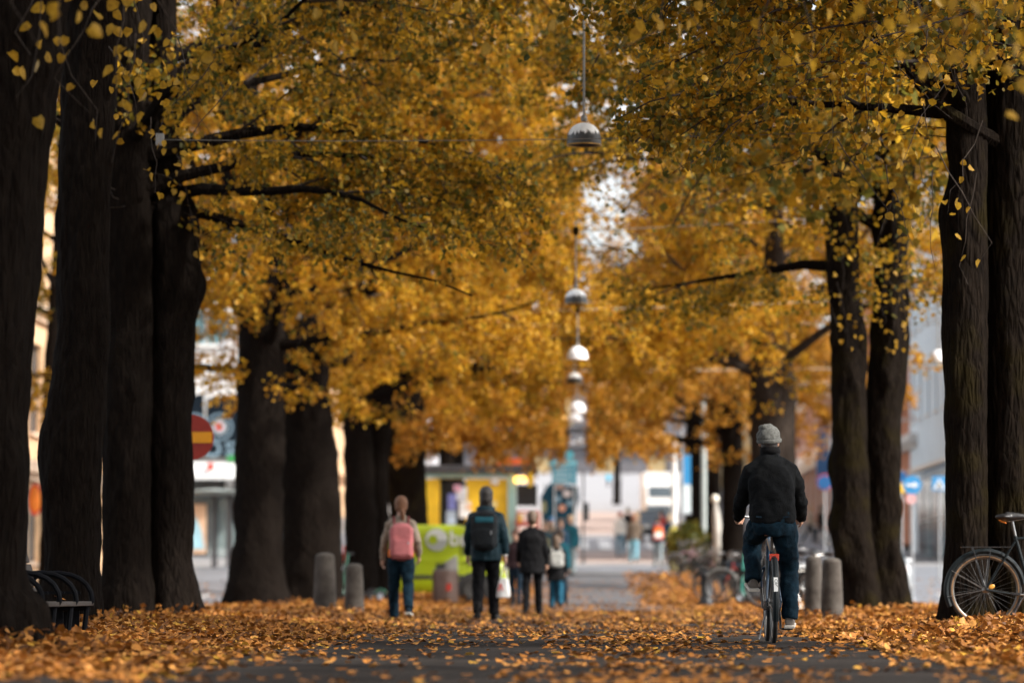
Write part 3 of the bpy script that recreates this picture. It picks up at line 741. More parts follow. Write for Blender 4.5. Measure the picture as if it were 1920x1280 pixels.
far_tree('tall orange tree closing the view above the far end of the street', 3.2, 300, 50, h=20, ztop=19, leaf=.3, reach=8, zlow=6.5, zmin=5.5)
far_tree('tall rusty tree closing the view left of the direction sign', -9.0, 290, 51, h=20, ztop=19, leaf=.3, reach=8, zlow=6.5, zmin=5.0)
# --- two trees just outside the frame: their crowns shade the foreground and hang into the top of the picture
def near_tree(label, x, d, seed, sprays, m=M_leafN, upper=9000):
    st = [(x, d, 0.0, .34), (x, d, 3, .30), (x + .1, d, 7, .26)]
    return tree(label, d, [st], seed, m, 12, 9, 7, 22, 6.2, 5.2, 11.0, trunk_top=12, leaf=.15, upper=upper, tpl=T_QUAD, na=24, dz=0.2, zmin=4.8, sprays=sprays)
near_tree('lime tree out of frame whose blurred leaves hang into the top right corner', 4.7, 20, 61,
          [(1840, 40, 17.5, 7, .12), (1760, 55, 18, 4, .06), (1810, 40, 18, 3, .05), (1680, 85, 18.5, 3, .05), (1900, 60, 18, 6, .09), (1900, 130, 18, 4, .05), (1620, 20, 20, 8, .12), (1740, 100, 22, 7, .12), (1850, 100, 21, 4, .1), (1530, 60, 22, 9, .15), (1420, 30, 22, 9, .15), (1300, 20, 23, 10, .15), (1230, 60, 24, 10, .15)])
near_tree('lime tree out of frame whose twigs hang into the top left', -4.8, 13, 63,
          [(640, 30, 22, 9, .14), (760, 25, 23, 9, .15), (880, 50, 24, 10, .15), (960, 30, 22, 8, .13), (380, 20, 21, 8, .12), (100, 30, 20, 7, .12), (20, 20, 20, 6, .1)])

near_tree('lime tree out of frame right of the camera, added to shade the foreground', 4.9, 5, 65, [])  # unseen trees from here on, added so that their crowns cast shade
near_tree('lime tree out of frame left of the camera, added to shade the foreground', -5.0, 1, 67, [])
near_tree('unseen lime tree added for shade far right, between the camera and the twin trunk', 5.6, 29, 69, [])
near_tree('unseen lime tree added for shade behind the massive twin trunk on the right', 5.15, 46.5, 71, [], upper=0)
# ================================================================== FALLEN LEAVES
def fallen(rg, n, x0, x1, y0, y1, tilt, zj, size, dens=None):
    x = rg.uniform(x0, x1, n); y = rg.uniform(y0, y1, n)
    if dens is not None:
        k = rg.random(n) < dens(x, y); x, y = x[k], y[k]
    n = len(x)
    z = np.interp(y, _PY, _PZ) + np.array([bank(a) for a in x]) + 0.006 + np.abs(rg.normal(0, zj, n))
    pos = np.stack([x, y, z], 1)
    az = rg.uniform(0, 2 * PI, n); tl = rg.normal(0, tilt, n)
    td = np.stack([np.cos(az), np.sin(az), np.tan(np.clip(tl, -1.2, 1.2)) * 0.8], 1)
    nr = unit(np.stack([rg.normal(0, tilt, n), rg.normal(0, tilt, n), np.ones(n) * rg.choice([-1, 1], n)], 1))
    sz = size * rg.uniform(0.6, 1.15, n)
    pos[:, 2] += np.abs(td[:, 2]) * sz * 0.45
    return pos, td, nr, sz, rg.uniform(-0.7, 0.9, n)
def nz2(x, y, s, o=0.0):
    return np.array([noise.noise(Vector((a * s + o, b * s, o))) for a, b in zip(x, y)])
def path_density(x, y):
    d = 0.12 + 0.70 * np.exp(-((x - 0.45 - 0.01 * (y - 22)) / 0.55) ** 2) + 0.30 * np.clip((y - 27) / 14, 0, 1) + 0.9 * np.clip((np.abs(x - .1) - 1.75) / 0.7, 0, 1)
    d = d * (0.75 + 1.1 * nz2(x, y * .6, 0.9, 3.0))
    return np.clip(d, 0.04, 1)
rg = np.random.default_rng(77)
chunks = []
chunks.append(fallen(rg, 14000, -2.9, 2.9, 18, 45, 0.13, 0.004, 0.060, path_density))
chunks.append(fallen(rg, 19000, -2.9, 2.9, 45, 118, 0.24, 0.005, 0.075, lambda x, y: np.clip(0.55 + 0.9 * nz2(x, y * .5, 0.6, 9) - np.clip((y - 62) / 30, 0, .55) * np.exp(-((x - .8) / 1.1) ** 2), .02, 1)))
bedd = lambda x, y: np.clip(0.35 + (np.abs(x - .1) - 2.1) * 1.1 + 0.5 * nz2(x, y, 0.8, 5), 0.05, 1)
chunks.append(fallen(rg, 27000, -5.6, -2.2, 19, 46, 0.27, 0.010, 0.058, bedd))
chunks.append(fallen(rg, 25000, 2.2, 5.6, 22, 46, 0.30, 0.012, 0.058, bedd))
chunks.append(fallen(rg, 11000, -6.9, -2.2, 46, 110, 0.25, 0.01, 0.085, bedd))
chunks.append(fallen(rg, 11000, 2.2, 6.9, 46, 110, 0.25, 0.01, 0.085, bedd))
chunks.append(fallen(rg, 7000, 1.5, 6.9, 84, 126, 0.5, 0.02, 0.11, lambda x, y: np.clip((x - 1.2) * .8 + .4 * nz2(x, y, .5, 2), .05, 1)))
chunks.append(fallen(rg, 5000, -6.9, -1.0, 84, 122, 0.5, 0.02, 0.11, lambda x, y: np.clip((-x - .8) * .8 + .4 * nz2(x, y, .5, 4), .05, 1)))
chunks.append(fallen(rg, 500, -12, -7.2, 40, 120, 0.3, 0.01, 0.1))
chunks.append(fallen(rg, 500, 7.2, 12, 40, 120, 0.3, 0.01, 0.1))
# a heap round the wheel of the parked bicycle and at the trunk feet
def heap(cx, cy_, r, n, h):
    a = rg.uniform(0, 2 * PI, n); q = r * np.sqrt(rg.random(n)); x = cx + q * np.cos(a); y = cy_ + q * np.sin(a) * 1.3
    p = fallen(rg, n, 0, 1, 0, 1, .6, .01, .068)
    p[0][:, 0] = x; p[0][:, 1] = y; p[0][:, 2] = np.array([G(xx, yy) for xx, yy in zip(x, y)]) + 0.01 + rg.uniform(0, 1, n) * h * (1 - (q / r) ** 2)
    return p
chunks.append(heap(4.2, 35.6, 1.6, 2200, .10))
chunks.append(heap(3.2, 33.0, 1.2, 900, .07))
for hx, hy, hr, hn in ((-3.75, 25, 1.0, 700), (-4.9, 38, .9, 500), (-5.1, 46, 1.3, 700), (-5.5, 71, 1.3, 500), (-4.9, 77, 1.3, 500), (4.05, 37.1, 1.2, 700), (4.3, 56, 1.3, 700), (-3.72, 58, .6, 200), (-3.3, 57.5, .6, 200), (3.2, 52, .6, 200), (3.4, 51, .6, 200)): chunks.append(heap(hx, hy, hr, hn, .13))
A = [np.concatenate(c) for c in zip(*chunks)]
px_near = np.argsort(A[0][:, 1])
inview = px_near[(np.abs(A[0][px_near, 0] - A[0][px_near, 1] * (-120 / 7200)) < A[0][px_near, 1] * 958 / 7200) & (A[0][px_near, 1] > 18.6)]
on_path = inview[np.abs(A[0][inview, 0]) < 2.0][:190]
on_bed = inview[A[0][inview, 0] < -2.2][:110]
single = np.concatenate([on_path, on_bed]); mask = np.ones(len(A[0]), bool); mask[single] = False
for far in (False, True):
    mk = mask & ((A[0][:, 1] > 36) == far)
    o = link_mesh('fallen_leaves', leaf_cloud('fallen_leaves', A[0][mk], A[3][mk], A[1][mk], A[2][mk], A[4][mk], T_QUAD if far else T_FAR, M_fall))
    tag(o, 'far carpet of orange lime leaves under the trees' if far else 'near carpet of orange lime leaves beside the path', kind='stuff')
protos = []
for i in range(14):
    protos.append(leaf_cloud('fallen_leaf', np.zeros((1, 3)), np.array([1.0]), np.array([[0, 1.0, 0]]), np.array([[0.0, 0, 1.0]]), np.array([rg.uniform(-0.7, 0.9)]), T_LEAF, M_fall))
PATH_SET = set(on_path.tolist())
for i in single:
    t = Vector(A[1][i]).normalized(); n_ = Vector(A[2][i]); s = t.cross(n_).normalized(); n_ = s.cross(t)
    o = link_mesh('fallen_leaf', protos[i % 14])
    M = Matrix((s, t, n_)).transposed().to_4x4() @ Matrix.Scale(A[3][i], 4); M.translation = Vector(A[0][i])
    o.matrix_world = M
    if i in PATH_SET: tag(o, 'single orange lime leaf lying on the dark asphalt in the foreground', 'fallen leaf', 'leaves scattered over the asphalt path')
    else: tag(o, 'curled orange lime leaf on the thick leaf bed near the bench', 'fallen leaf', 'leaves on top of the leaf bed')
# ================================================================== BUILDINGS
M_glassd = mat('window_glass_dark', (0.05, 0.065, 0.075), 0.12, 0.2, 1.5, spec=0.8)
M_glasst = mat('window_glass_teal', (0.10, 0.19, 0.21), 0.12, 0.25, 1.2, spec=0.8)
M_frame = mat('window_frame_white', (0.62, 0.62, 0.60), 0.5, 0.06)
M_framed = mat('window_frame_dark', (0.05, 0.05, 0.055), 0.45, 0.1)
M_sand = mat('sandstone_render', (0.58, 0.38, 0.22), 0.85, 0.10, 1.4, 0.2, 30)
M_whiter = mat('white_render', (0.74, 0.72, 0.69), 0.85, 0.05, 0.8, 0.15, 30)
M_brick = mat('orange_brick', (0.40, 0.16, 0.085), 0.85, 0.2, 3, 0.25, 40)
M_greyr = mat('pale_blue_render', (0.66, 0.76, 0.82), 0.8, 0.06, 0.8, 0.1, 30)
M_ochre = mat('ochre_stone', (0.45, 0.33, 0.16), 0.85, 0.15, 0.5)
M_stone = mat('grey_stone', (0.33, 0.32, 0.33), 0.85, 0.12, 0.5, 0.2, 20)
M_roof = mat('dark_roofing', (0.05, 0.05, 0.055), 0.6, 0.2, 3)
M_black = mat('black_paint', (0.014, 0.015, 0.017), 0.4, 0.2, 8)
M_steel = mat('galvanised_steel', (0.42, 0.44, 0.46), 0.38, 0.12, 12, metal=0.7)

def facade(name, label, x0, x1, zs, depth, wins, m_wall, m_glass, m_frame, place, rz, cornices=(), m_corn=None, cat='building', door=None, roof=None):
    """front wall in local X (width) and Z, facing local -Y; wins = list of (x0, x1, z0, z1) openings set in a grid of bands"""
    root = thing(name, label, cat, place, rz)
    z0, z1 = zs
    xs = sorted(set([x0, x1] + [w[0] for w in wins] + [w[1] for w in wins])); zz = sorted(set([z0, z1] + [w[2] for w in wins] + [w[3] for w in wins]))
    mb = MB(); rec = 0.22
    for a, b in zip(xs[:-1], xs[1:]):
        for c, d in zip(zz[:-1], zz[1:]):
            mx, mz = (a + b) / 2, (c + d) / 2
            if not any(w[0] < mx < w[1] and w[2] < mz < w[3] for w in wins):
                mb.add([(a, 0, c), (b, 0, c), (b, 0, d), (a, 0, d)], [(0, 1, 2, 3)])
    for (a, b, c, d) in wins:
        mb.add([(a, 0, c), (b, 0, c), (b, 0, d), (a, 0, d), (a, rec, c), (b, rec, c), (b, rec, d), (a, rec, d)], [(0, 1, 5, 4), (1, 2, 6, 5), (2, 3, 7, 6), (3, 0, 4, 7)])
    mb.add([(x0, 0, z0), (x0, 0, z1), (x0, depth, z1), (x0, depth, z0)], [(0, 1, 2, 3)])
    mb.add([(x1, 0, z0), (x1, 0, z1), (x1, depth, z1), (x1, depth, z0)], [(0, 1, 2, 3)])
    mb.add([(x0, depth, z0), (x1, depth, z0), (x1, depth, z1), (x0, depth, z1)], [(0, 1, 2, 3)])
    mb.add([(x0, 0, z1), (x1, 0, z1), (x1, depth, z1), (x0, depth, z1)], [(0, 1, 2, 3)])
    mb.build('wall', m_wall, root)
    for (a, b, c, d) in wins:
        f = MB(); t = 0.07; y = rec - 0.04
        f.box(((a + b) / 2, y, c + t / 2), (b - a, 0.06, t)); f.box(((a + b) / 2, y, d - t / 2), (b - a, 0.06, t))
        f.box((a + t / 2, y, (c + d) / 2), (t, 0.058, d - c - 2 * t)); f.box((b - t / 2, y, (c + d) / 2), (t, 0.058, d - c - 2 * t))
        f.box(((a + b) / 2, y, (c + d) / 2), (t * .7, 0.05, d - c - 2 * t))
        w = f.build('window', m_frame, root)
        g = MB(); g.box(((a + b) / 2, rec - 0.01, (c + d) / 2), (b - a - 0.02, 0.02, d - c - 0.02)); g.build('pane', m_glass, w)
        s = MB(); s.box(((a + b) / 2, -0.04, c - 0.045), (b - a + 0.2, 0.16, 0.09)); s.build('sill', m_corn or m_wall, w)
    for (zc, h, pr) in cornices:
        c = MB(); c.box(((x0 + x1) / 2, -pr / 2 - 0.002, zc), (x1 - x0 + pr, pr, h)); c.box(((x0 + x1) / 2, -pr / 4 - 0.004, zc - h * .8), (x1 - x0 + pr * .5, pr / 2, h * .6)); c.build('cornice', m_corn or m_wall, root)
    if roof:
        r = MB(); h = roof
        r.add([(x0 - .3, -.4, z1 + .01), (x1 + .3, -.4, z1 + .01), (x1 + .3, depth, z1 + .01), (x0 - .3, depth, z1 + .01), (x0 + 1, depth / 2, z1 + h), (x1 - 1, depth / 2, z1 + h)], [(0, 1, 5, 4), (1, 2, 5), (2, 3, 4, 5), (3, 0, 4), (0, 3, 2, 1)])
        rf = r.build('roof', M_roof, root)
        k = MB(); k.box(((x0 + x1) / 2 + 3, depth / 2, z1 + h + .4), (0.9, .7, 1.6)); k.build('chimney', M_brick, rf)
    return root
def grid(x0, x1, nx, w, rows):
    out = []
    for (c, d) in rows:
        for i in range(nx):
            cx = x0 + (x1 - x0) * (i + 0.5) / nx
            out.append((cx - w / 2, cx + w / 2, c, d))
    return out
# local X of a left-side house runs towards the camera (rz = +90: facing +X), of a right-side house away from it (rz = -90: facing -X)
zl = prof(104)
h = facade('sandstone_house', 'warm beige sandstone house glimpsed between the two leftmost trunks', -24, 26, (0, 17), 12,
       grid(-24, 26, 10, 2.6, [(4.6, 7.2), (9.0, 10.9), (13.0, 15.2)]) + grid(-24, 26, 8, 3.4, [(0.9, 3.0)]), M_sand, M_glassd, M_framed, (-15.6, 112, zl), R(90),
       [(3.6, .35, .35), (8.2, .3, .3), (11.7, .25, .22), (16.8, .5, .5)], mat('sandstone_trim', (0.66, 0.50, 0.36), 0.8, 0.08), roof=3)
# a small orange lantern sign and a red lamp on that house
o = thing('hanging_sign', 'small orange and red hanging sign low on the sandstone house', 'sign', P(66, 936, 108)); M_or = mat('orange_enamel', (0.75, 0.22, 0.03), 0.4, 0.1); M_rd = mat('red_enamel', (0.55, 0.05, 0.03), 0.4, 0.1)
mb = MB(); mb.ell((0, 0, 0), (.17, .05, .38), 16, 10); mb.build('sign_board', M_or, o, True)
mb = MB(); mb.torus((0, 0, 0), .30, .035, 'Y', 24, 6); s = mb.build('rim', M_rd, o, True); s.scale = (.62, 1, 1.35)
mb = MB(); mb.tube([(-.7, 0, .5), (0.05, 0, .5)], .02, 6); mb.tube([(0, 0, .5), (0, 0, .36)], .012, 6); mb.build('bracket', M_black, o)
o = thing('wall_lantern', 'small glowing orange lantern between the two leftmost trunks', 'lamp', P(85, 760, 110))
mb = MB(); mb.ell((0, 0, 0), (.11, .11, .13), 14, 8); mb.build('globe', mat('glowing_globe', (0.9, 0.35, 0.1), 0.4, 0.02, emit=((1.0, 0.30, 0.08), 9.0)), o, True)
mb = MB(); mb.lathe([(.02, .26), (.05, .2), (.11, .12), (.09, .10)], 14); mb.tube([(-.8, 0, .26), (0, 0, .26)], .015, 6); mb.build('cap', M_black, o)

zw = prof(160)
h = facade('white_house', 'plain white rendered house with dark sign band beyond the tram shelter', -26, 2.4, (0, 15), 14,
       grid(-26, 2.4, 8, 2.1, [(6.3 + 2.6, 6.3 + 4.15), (12.2, 13.8)]) , M_whiter, M_glasst, M_frame, (-16.6, 165, zw), 0, [(14.9, .3, .25)], roof=2)
# the dark sign with emblem and letters, the white awning, the dark shop front below
M_navy = mat('sign_navy', (0.008, 0.013, 0.019), 0.9, 0.15, 2, spec=.08); M_pblue = mat('sign_pale_blue', (0.17, 0.25, 0.31), 0.5, 0.05); M_red = mat('sign_red', (0.62, 0.06, 0.04), 0.5, 0.05)
M_wht = mat('white_enamel', (0.78, 0.79, 0.78), 0.4, 0.04); M_yel = mat('yellow_enamel', (0.80, 0.50, 0.015), 0.45, 0.06)
s0 = P(400, 800, 164.4); o = thing('shop_sign', 'large dark navy shop sign with round pale emblem and pale letters', 'sign', s0)
mb = MB(); mb.prism([(-5.0, -1.30), (-.42, -1.30), (-.42, 1.45), (-5.0, .62)], 0, .16); mb.prism([(-.30, -1.30), (2.6, -1.30), (2.6, 1.75), (-.30, 1.2)], 0, .16); mb.build('board', M_navy, o)
for ex in (.26, -.80):
    mb = MB(); mb.lathe([(.49, .0), (.58, .0), (.58, .05), (.49, .05), (.49, .0)], 40, (ex, -.03, 0.0), Matrix.Rotation(R(90), 3, 'X')); e = mb.build('emblem', M_pblue, o, True)
    mb = MB(); mb.lathe([(0, .0), (.33, .0), (.33, .03), (0, .03)], 36, (ex, -.03, 0.0), Matrix.Rotation(R(90), 3, 'X')); mb.build('emblem_centre', mat('emblem_grey_white', (.36, .42, .46), .5, .05), e)
    mb = MB(); mb.box((ex, -.075, 0), (.30, .02, .20)); mb.box((ex, -.08, 0), (.13, .02, .32)); mb.build('cross', M_red, e)
lettering('lettering', 'O', .95, M_pblue, o, (-.02, -.03, -.98), (R(90), 0, 0), .02, bold=.02)
lettering('lettering', 'SIL', .80, M_pblue, o, (.98, -.03, -.95), (R(90), 0, 0), .02, bold=.02)
o = thing('awning', 'white shop awning with green lettering strip under the navy sign', 'awning', P(400, 880, 163.6))
mb = MB(); mb.prism([(0, .32), (1.3, .32), (1.3, -.05), (-.2, -.42), (-.2, -.30)], -5, 3.0, 'X'); mb.build('canopy', M_wht, o)
mb = MB(); mb.box((1.35, -.03, .47), (1.5, .06, .26)); mb.build('green_strip', mat('sign_green', (0.04, 0.30, 0.08), 0.5, 0.1), o)
mb = MB(); mb.lathe([(0, 0), (.17, 0), (.17, .05), (0, .05)], 24, (-.1, -.22, .12), Matrix.Rotation(R(90), 3, 'X')); mb.build('roundel', M_red, o)
mb = MB()
for x in (-4.6, 2.7): mb.tube([(x, 1.3, -.3), (x, .0, -.3)], .03, 6)
mb.build('bracket', M_black, o)
o = thing('storefront', 'dark shop front with pale price panels under the white awning', 'shop front', (P(400, 1000, 164.7).x, 164.7, prof(165)))
mb = MB(); mb.box((-1, .1, 1.75), (8, .16, 3.5)); mb.build('glazing', M_glassd, o)
for x in (.7, 1.15, 1.6): mb = MB(); mb.box((x, -.02, 3.0), (.32, .05, .8)); mb.build('panel', M_wht, o)
mb = MB()
for x in (-4.9, -2.4, 0.1, 2.6): mb.box((x, -.03, 1.75), (.14, .1, 3.5))
mb.build('mullion', M_framed, o)

zr = prof(150)
facade('white_gabled_house', 'pale blue white house with plain tall wall between the right hand trunks', -12, 8.5, (0, 16), 12,
       grid(-12, 8.5, 6, 1.1, [(5.6, 7.6), (9.2, 11.2), (12.6, 14.2)]), M_greyr, M_glassd, M_frame, (13.9, 148, zr), R(-90), [(15.8, .4, .5)], M_whiter, roof=3)
h = facade('brick_house', 'orange brick house with white framed windows behind the right trunks', -14, 14.5, (0, 14), 12,
       grid(-14, 14.5, 7, 1.5, [(5.3, 7.3), (8.7, 10.6), (11.6, 13.2)]), M_brick, M_glasst, M_frame, (13.95, 171, prof(170)), R(-90), [(4.3, .35, .4), (13.7, .4, .4)], mat('brick_trim', (0.60, 0.58, 0.55), 0.8, 0.06), roof=3.5)
facade('teal_shop_house', 'low house with teal glazed ground floor behind the walking couple', -52, 18, (0, 8.2), 12,
       grid(-52, 18, 14, 3.8, [(0.6, 3.9)]) + grid(-52, 18, 14, 2.0, [(5.4, 7.4)]), mat('salmon_render', (0.46, 0.26, 0.20), 0.85, 0.1, 1), M_glasst, M_frame, (13.7, 204, prof(206)), R(-90), [(4.4, .5, .5), (7.9, .3, .4)], M_whiter, roof=2)
# ground-floor glass fronts of the white house on the right
o = thing('storefront', 'dark glazed shop front with pale door pulls below the right hand road signs', 'shop front', (13.72, 147, prof(147)), R(-90))
for k in range(5):
    mb = MB(); mb.box((-6 + k * 3, 0, 1.55), (2.5, .06, 3.0)); mb.build('pane', M_glassd if k % 2 == 0 else M_glasst, o)
    mb = MB(); mb.box((-6 + k * 3 + .6, -.06, 1.5), (.7, .04, .1)); mb.build('door_pull', M_wht, o)
mb = MB(); mb.box((0, -.2, 3.5), (16, .4, .12)); mb.build('canopy', M_steel, o)
for k, (lab, y0, y1, x, hh, m) in enumerate([('long grey stone house on the right slope of the street', 258, 330, 15.5, 8.5, M_stone), ('long ochre house far up the right slope of the street', 340, 520, 16.5, 8.5, M_ochre)]):
    L = (y1 - y0) / 2
    facade('town_house', lab, -L, L, (0, hh), 14, grid(-L, L, 9, 3.0, [(1, 3.6), (5.5, 7.4)]), m, M_glassd, M_frame, (x, (y0 + y1) / 2, prof(y0)), R(-90), [(4.6, .4, .5)], roof=2.5)
for k, (lab, y0, y1, x, hh, m) in enumerate([('long beige house far up the left slope of the street', 196, 330, -15.2, 15, M_sand), ('long grey house farthest up the left slope of the street', 340, 520, -15.4, 17, M_stone)]):
    L = (y1 - y0) / 2
    facade('town_house', lab, -L, L, (0, hh), 14, grid(-L, L, 9, 3.0, [(1, 3.6), (5.5, 7.6), (9.2, 11.2)]), m, M_glassd, M_frame, (x, (y0 + y1) / 2, prof(y0)), R(90), [(4.6, .4, .5)], roof=4)
zt = prof(612)
h = facade('hall_building', 'grey hall with ochre doorway closing the far end of the street', -45, 45, (0, 22), 20,
       [(1.2, 4.6, .4, 3.4), (9.5, 12.5, .4, 3.0), (-9, -6, .4, 3.0), (17, 20, .4, 3), (-17, -14, .4, 3)] + grid(-45, 45, 12, 2.6, [(8, 14)]), mat('hall_grey_stone', (.12, .115, .125), .9, .15, .4), M_ochre, M_framed, (2, 616, zt), 0, [(5.4, .8, 1.2), (21.5, 1, 1.2)], M_stone)

# ================================================================== LAMPS AND SPAN WIRES
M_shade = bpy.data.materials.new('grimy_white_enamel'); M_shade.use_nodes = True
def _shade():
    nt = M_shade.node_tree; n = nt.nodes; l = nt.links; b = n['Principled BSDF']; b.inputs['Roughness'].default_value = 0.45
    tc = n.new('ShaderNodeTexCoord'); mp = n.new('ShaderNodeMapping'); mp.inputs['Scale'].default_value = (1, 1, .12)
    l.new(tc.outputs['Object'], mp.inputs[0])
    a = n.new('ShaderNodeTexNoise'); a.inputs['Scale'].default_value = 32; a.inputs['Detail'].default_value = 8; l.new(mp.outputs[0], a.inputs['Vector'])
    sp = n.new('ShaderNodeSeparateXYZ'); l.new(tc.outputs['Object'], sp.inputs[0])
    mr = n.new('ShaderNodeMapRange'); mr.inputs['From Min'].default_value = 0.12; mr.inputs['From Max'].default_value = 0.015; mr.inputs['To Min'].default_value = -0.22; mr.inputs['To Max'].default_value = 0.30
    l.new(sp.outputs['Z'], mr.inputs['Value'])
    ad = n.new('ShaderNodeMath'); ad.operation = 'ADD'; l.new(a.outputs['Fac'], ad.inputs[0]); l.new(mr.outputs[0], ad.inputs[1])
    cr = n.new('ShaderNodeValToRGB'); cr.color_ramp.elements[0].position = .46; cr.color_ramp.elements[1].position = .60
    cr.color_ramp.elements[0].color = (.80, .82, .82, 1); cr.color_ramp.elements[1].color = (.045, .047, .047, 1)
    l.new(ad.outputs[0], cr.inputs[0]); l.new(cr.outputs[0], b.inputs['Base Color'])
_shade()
M_clean = mat('white_lamp_enamel', (0.86, 0.87, 0.88), 0.4, 0.05, 5)
M_goldrim = mat('gold_reflection_rim', (0.45, 0.27, 0.07), 0.35, 0.1, metal=0.6)  # gold tint stands in for the warm reflection along the lower edge
M_wire = mat('steel_wire', (0.20, 0.19, 0.17), 0.5, 0.1, metal=0.4)
M_opal = mat('opal_glass', (0.75, 0.72, 0.62), 0.25, 0.03)
def lamp(label, px, py, d, rod_top_py, grime=True, r=0.18):
    p = P(px, py, d); o = thing('street_lamp', label, 'lamp', p, group='dome lamps hung over the avenue')
    mb = MB(); pr = [(0.012, .18)] + [(.18 * math.sin(t), .18 * math.cos(t)) for t in [.2, .4, .6, .8, 1.0, 1.2, 1.4, 1.5708]] + [(.18, -.055), (.174, -.057), (.172, 0), (.14, .10), (.09, .145), (0.012, .165)]
    mb.lathe([(a * r / .18, b * r / .18) for a, b in pr], 40); mb.build('lamp_shade', M_shade if grime else M_clean, o, True)
    mb = MB(); mb.torus((0, 0, -.057 * r / .18), .178 * r / .18, .008, 'Z', 40, 6); mb.build('rim', M_goldrim, o, True)
    mb = MB(); mb.ell((0, 0, .05), (.05, .05, .08), 14, 8); mb.build('bulb', M_opal, o, True)
    zt = P(px, rod_top_py, d).z - p.z
    mb = MB(); mb.tube([(0, 0, .19), (0, 0, zt)], .013, 8); mb.lathe([(.02, .26), (.035, .24), (.035, .2), (.02, .19)], 12); mb.build('rod', M_wire, o, True)
    mb = MB(); mb.box((0, 0, zt), (.05, .08, .05)); mb.build('wire_clamp', M_steel, o)
    return zt + p.z
lamp('nearest hanging dome lamp, its lower half streaked black with grime', 1095, 262, 40, -140)
lamp('second nearest hanging dome lamp with a dark dirty lower half', 1080, 563, 60, 418)
lamp('third hanging dome lamp, clean and bright white', 1083, 668, 76, 578, False, .20)
lamp('fourth hanging dome lamp, dull grey, below the bright third one', 1077, 714, 90, 606, True, .19)
lamp('fifth hanging dome lamp, bright white, just above a smaller one', 1083, 768, 108, 690, False, .23)
lamp('sixth hanging dome lamp, small and white, directly under the fifth', 1079, 786, 118, 715, False, .2)
lamp('farthest and smallest hanging dome lamp, a white dot above the street', 1085, 828, 150, 770, False, .17)
lamp('white dome lamp hung over the left carriageway before the white house', 425, 650, 88, 560, False, .20)
lamp('white dome lamp hung over the right carriageway before the pale house', 1760, 672, 88, 600, False, .20)
def wire(label, a, b, sag, r=.006, m=None):
    a, b = Vector(a), Vector(b); o = thing('span_wire', label, 'wire', (a + b) / 2, group='wires spanning the avenue'); c = (a + b) / 2
    pts = [a.lerp(b, t / 12) - c - Vector((0, 0, sag * 4 * (t / 12) * (1 - t / 12))) for t in range(13)]
    mb = MB(); mb.tube(pts, r, 6); mb.build('cable', m or M_wire, o)
    mb = MB(); mb.box(pts[0], (.08, .08, .12)); mb.build('anchor', M_steel, o); mb = MB(); mb.box(pts[-1], (.08, .08, .12)); mb.build('anchor', M_steel, o)
M_pwire = mat('pale_cable', (0.40, 0.385, 0.33), 0.5, 0.05)
wire('thin wire crossing in front of the nearest dome lamp', P(300, 262, 39.6), P(1832, 238, 37.1), .06, .005)
wire('upper wire that carries the nearest dome lamp above the picture', P(320, -145, 40.0), P(1850, -150, 38), .05, .008)
wire('pale cable between the second dome lamp and the right trunks', P(1080, 433, 60), P(1765, 392, 60), .03, .007, M_pwire)
wire('dark thin cable holding the second dome lamp from the left', P(440, 448, 60), P(1080, 433, 60), .05, .005)
wire('pale cable between the third dome lamp and the right trunks', P(1083, 580, 76), P(1690, 556, 76), .03, .007, M_pwire)
wire('dark thin cable holding the third dome lamp from the left', P(560, 592, 76), P(1083, 580, 76), .05, .005)
wire('thin cable that carries the dull fourth lamp', P(600, 606, 90), P(1700, 604, 90), .05, .01, M_pwire)
wire('thin cable that carries the bright fifth lamp', P(640, 694, 108), P(1600, 690, 108), .05, .012, M_pwire)
wire('thin cable that carries the small sixth lamp', P(640, 720, 118), P(1600, 716, 118), .05, .012, M_pwire)
wire('low thin cable crossing behind the lamps, near the far trees', P(740, 742, 126), P(1560, 740, 126), .05, .012, M_pwire)
wire('faint cable that carries the farthest lamp', P(760, 774, 150), P(1420, 772, 150), .05, .012)
wire('cable over the left carriageway holding the white lamp', P(200, 560, 88), P(640, 556, 88), .05, .01)
wire('cable over the right carriageway holding the white lamp', P(1440, 606, 88), P(2010, 600, 88), .05, .01)

# ================================================================== BOLLARDS, BIN, SIGNS, POLES
M_conc = mat('weathered_granite', (0.045, 0.038, 0.032), 0.9, 0.28, 5, 0.7, 70, spec=.2, col2=(.105, .093, .082))
def bollard(label, px, py_base, py_top, d, w_px):
    h = (py_base - py_top) / S(d); r = w_px / 2 / S(d); p = P(px, py_base, d)
    o = thing('stone_bollard', label, 'bollard', (p.x, d, p.z), group='granite bollards')
    mb = MB(); mb.lathe([(r, -.15), (r, .04), (r * .99, .1), (r * .90, h * .6), (r * .83, h * .92)], 28); mb.build('shaft', M_conc, o, True)
    mb = MB(); mb.lathe([(r * .83, h * .92), (r * .80, h * .95), (r * .62, h * .985), (r * .3, h), (0.001, h * 1.004)], 28); mb.build('cap', M_conc, o, True)
bollard('taller granite bollard on the left, against the wide dark trunk', 609, 1147, 1036, 58, 44)
bollard('shorter granite bollard on the left, nearer the woman with the pink backpack', 664, 1150, 1056, 57.5, 38)
bollard('left one of the two granite bollards behind the cyclist', 1526, 1146, 1042, 52, 36)
bollard('right one of the two granite bollards, touching the gnarled trunk', 1560, 1146, 1046, 51, 42)
p = P(1324, 1126, 82); o = thing('low_bollard', 'short black iron bollard in the leaves before the parked bicycles', 'bollard', p)
mb = MB(); mb.lathe([(.15, -.1), (.15, .05), (.125, .08), (.125, .52), (.14, .54), (.14, .58)], 24); mb.build('post', M_black, o, True)
mb = MB(); mb.lathe([(.14, .58), (.11, .61), (.001, .63)], 24); mb.build('cap', M_black, o, True)
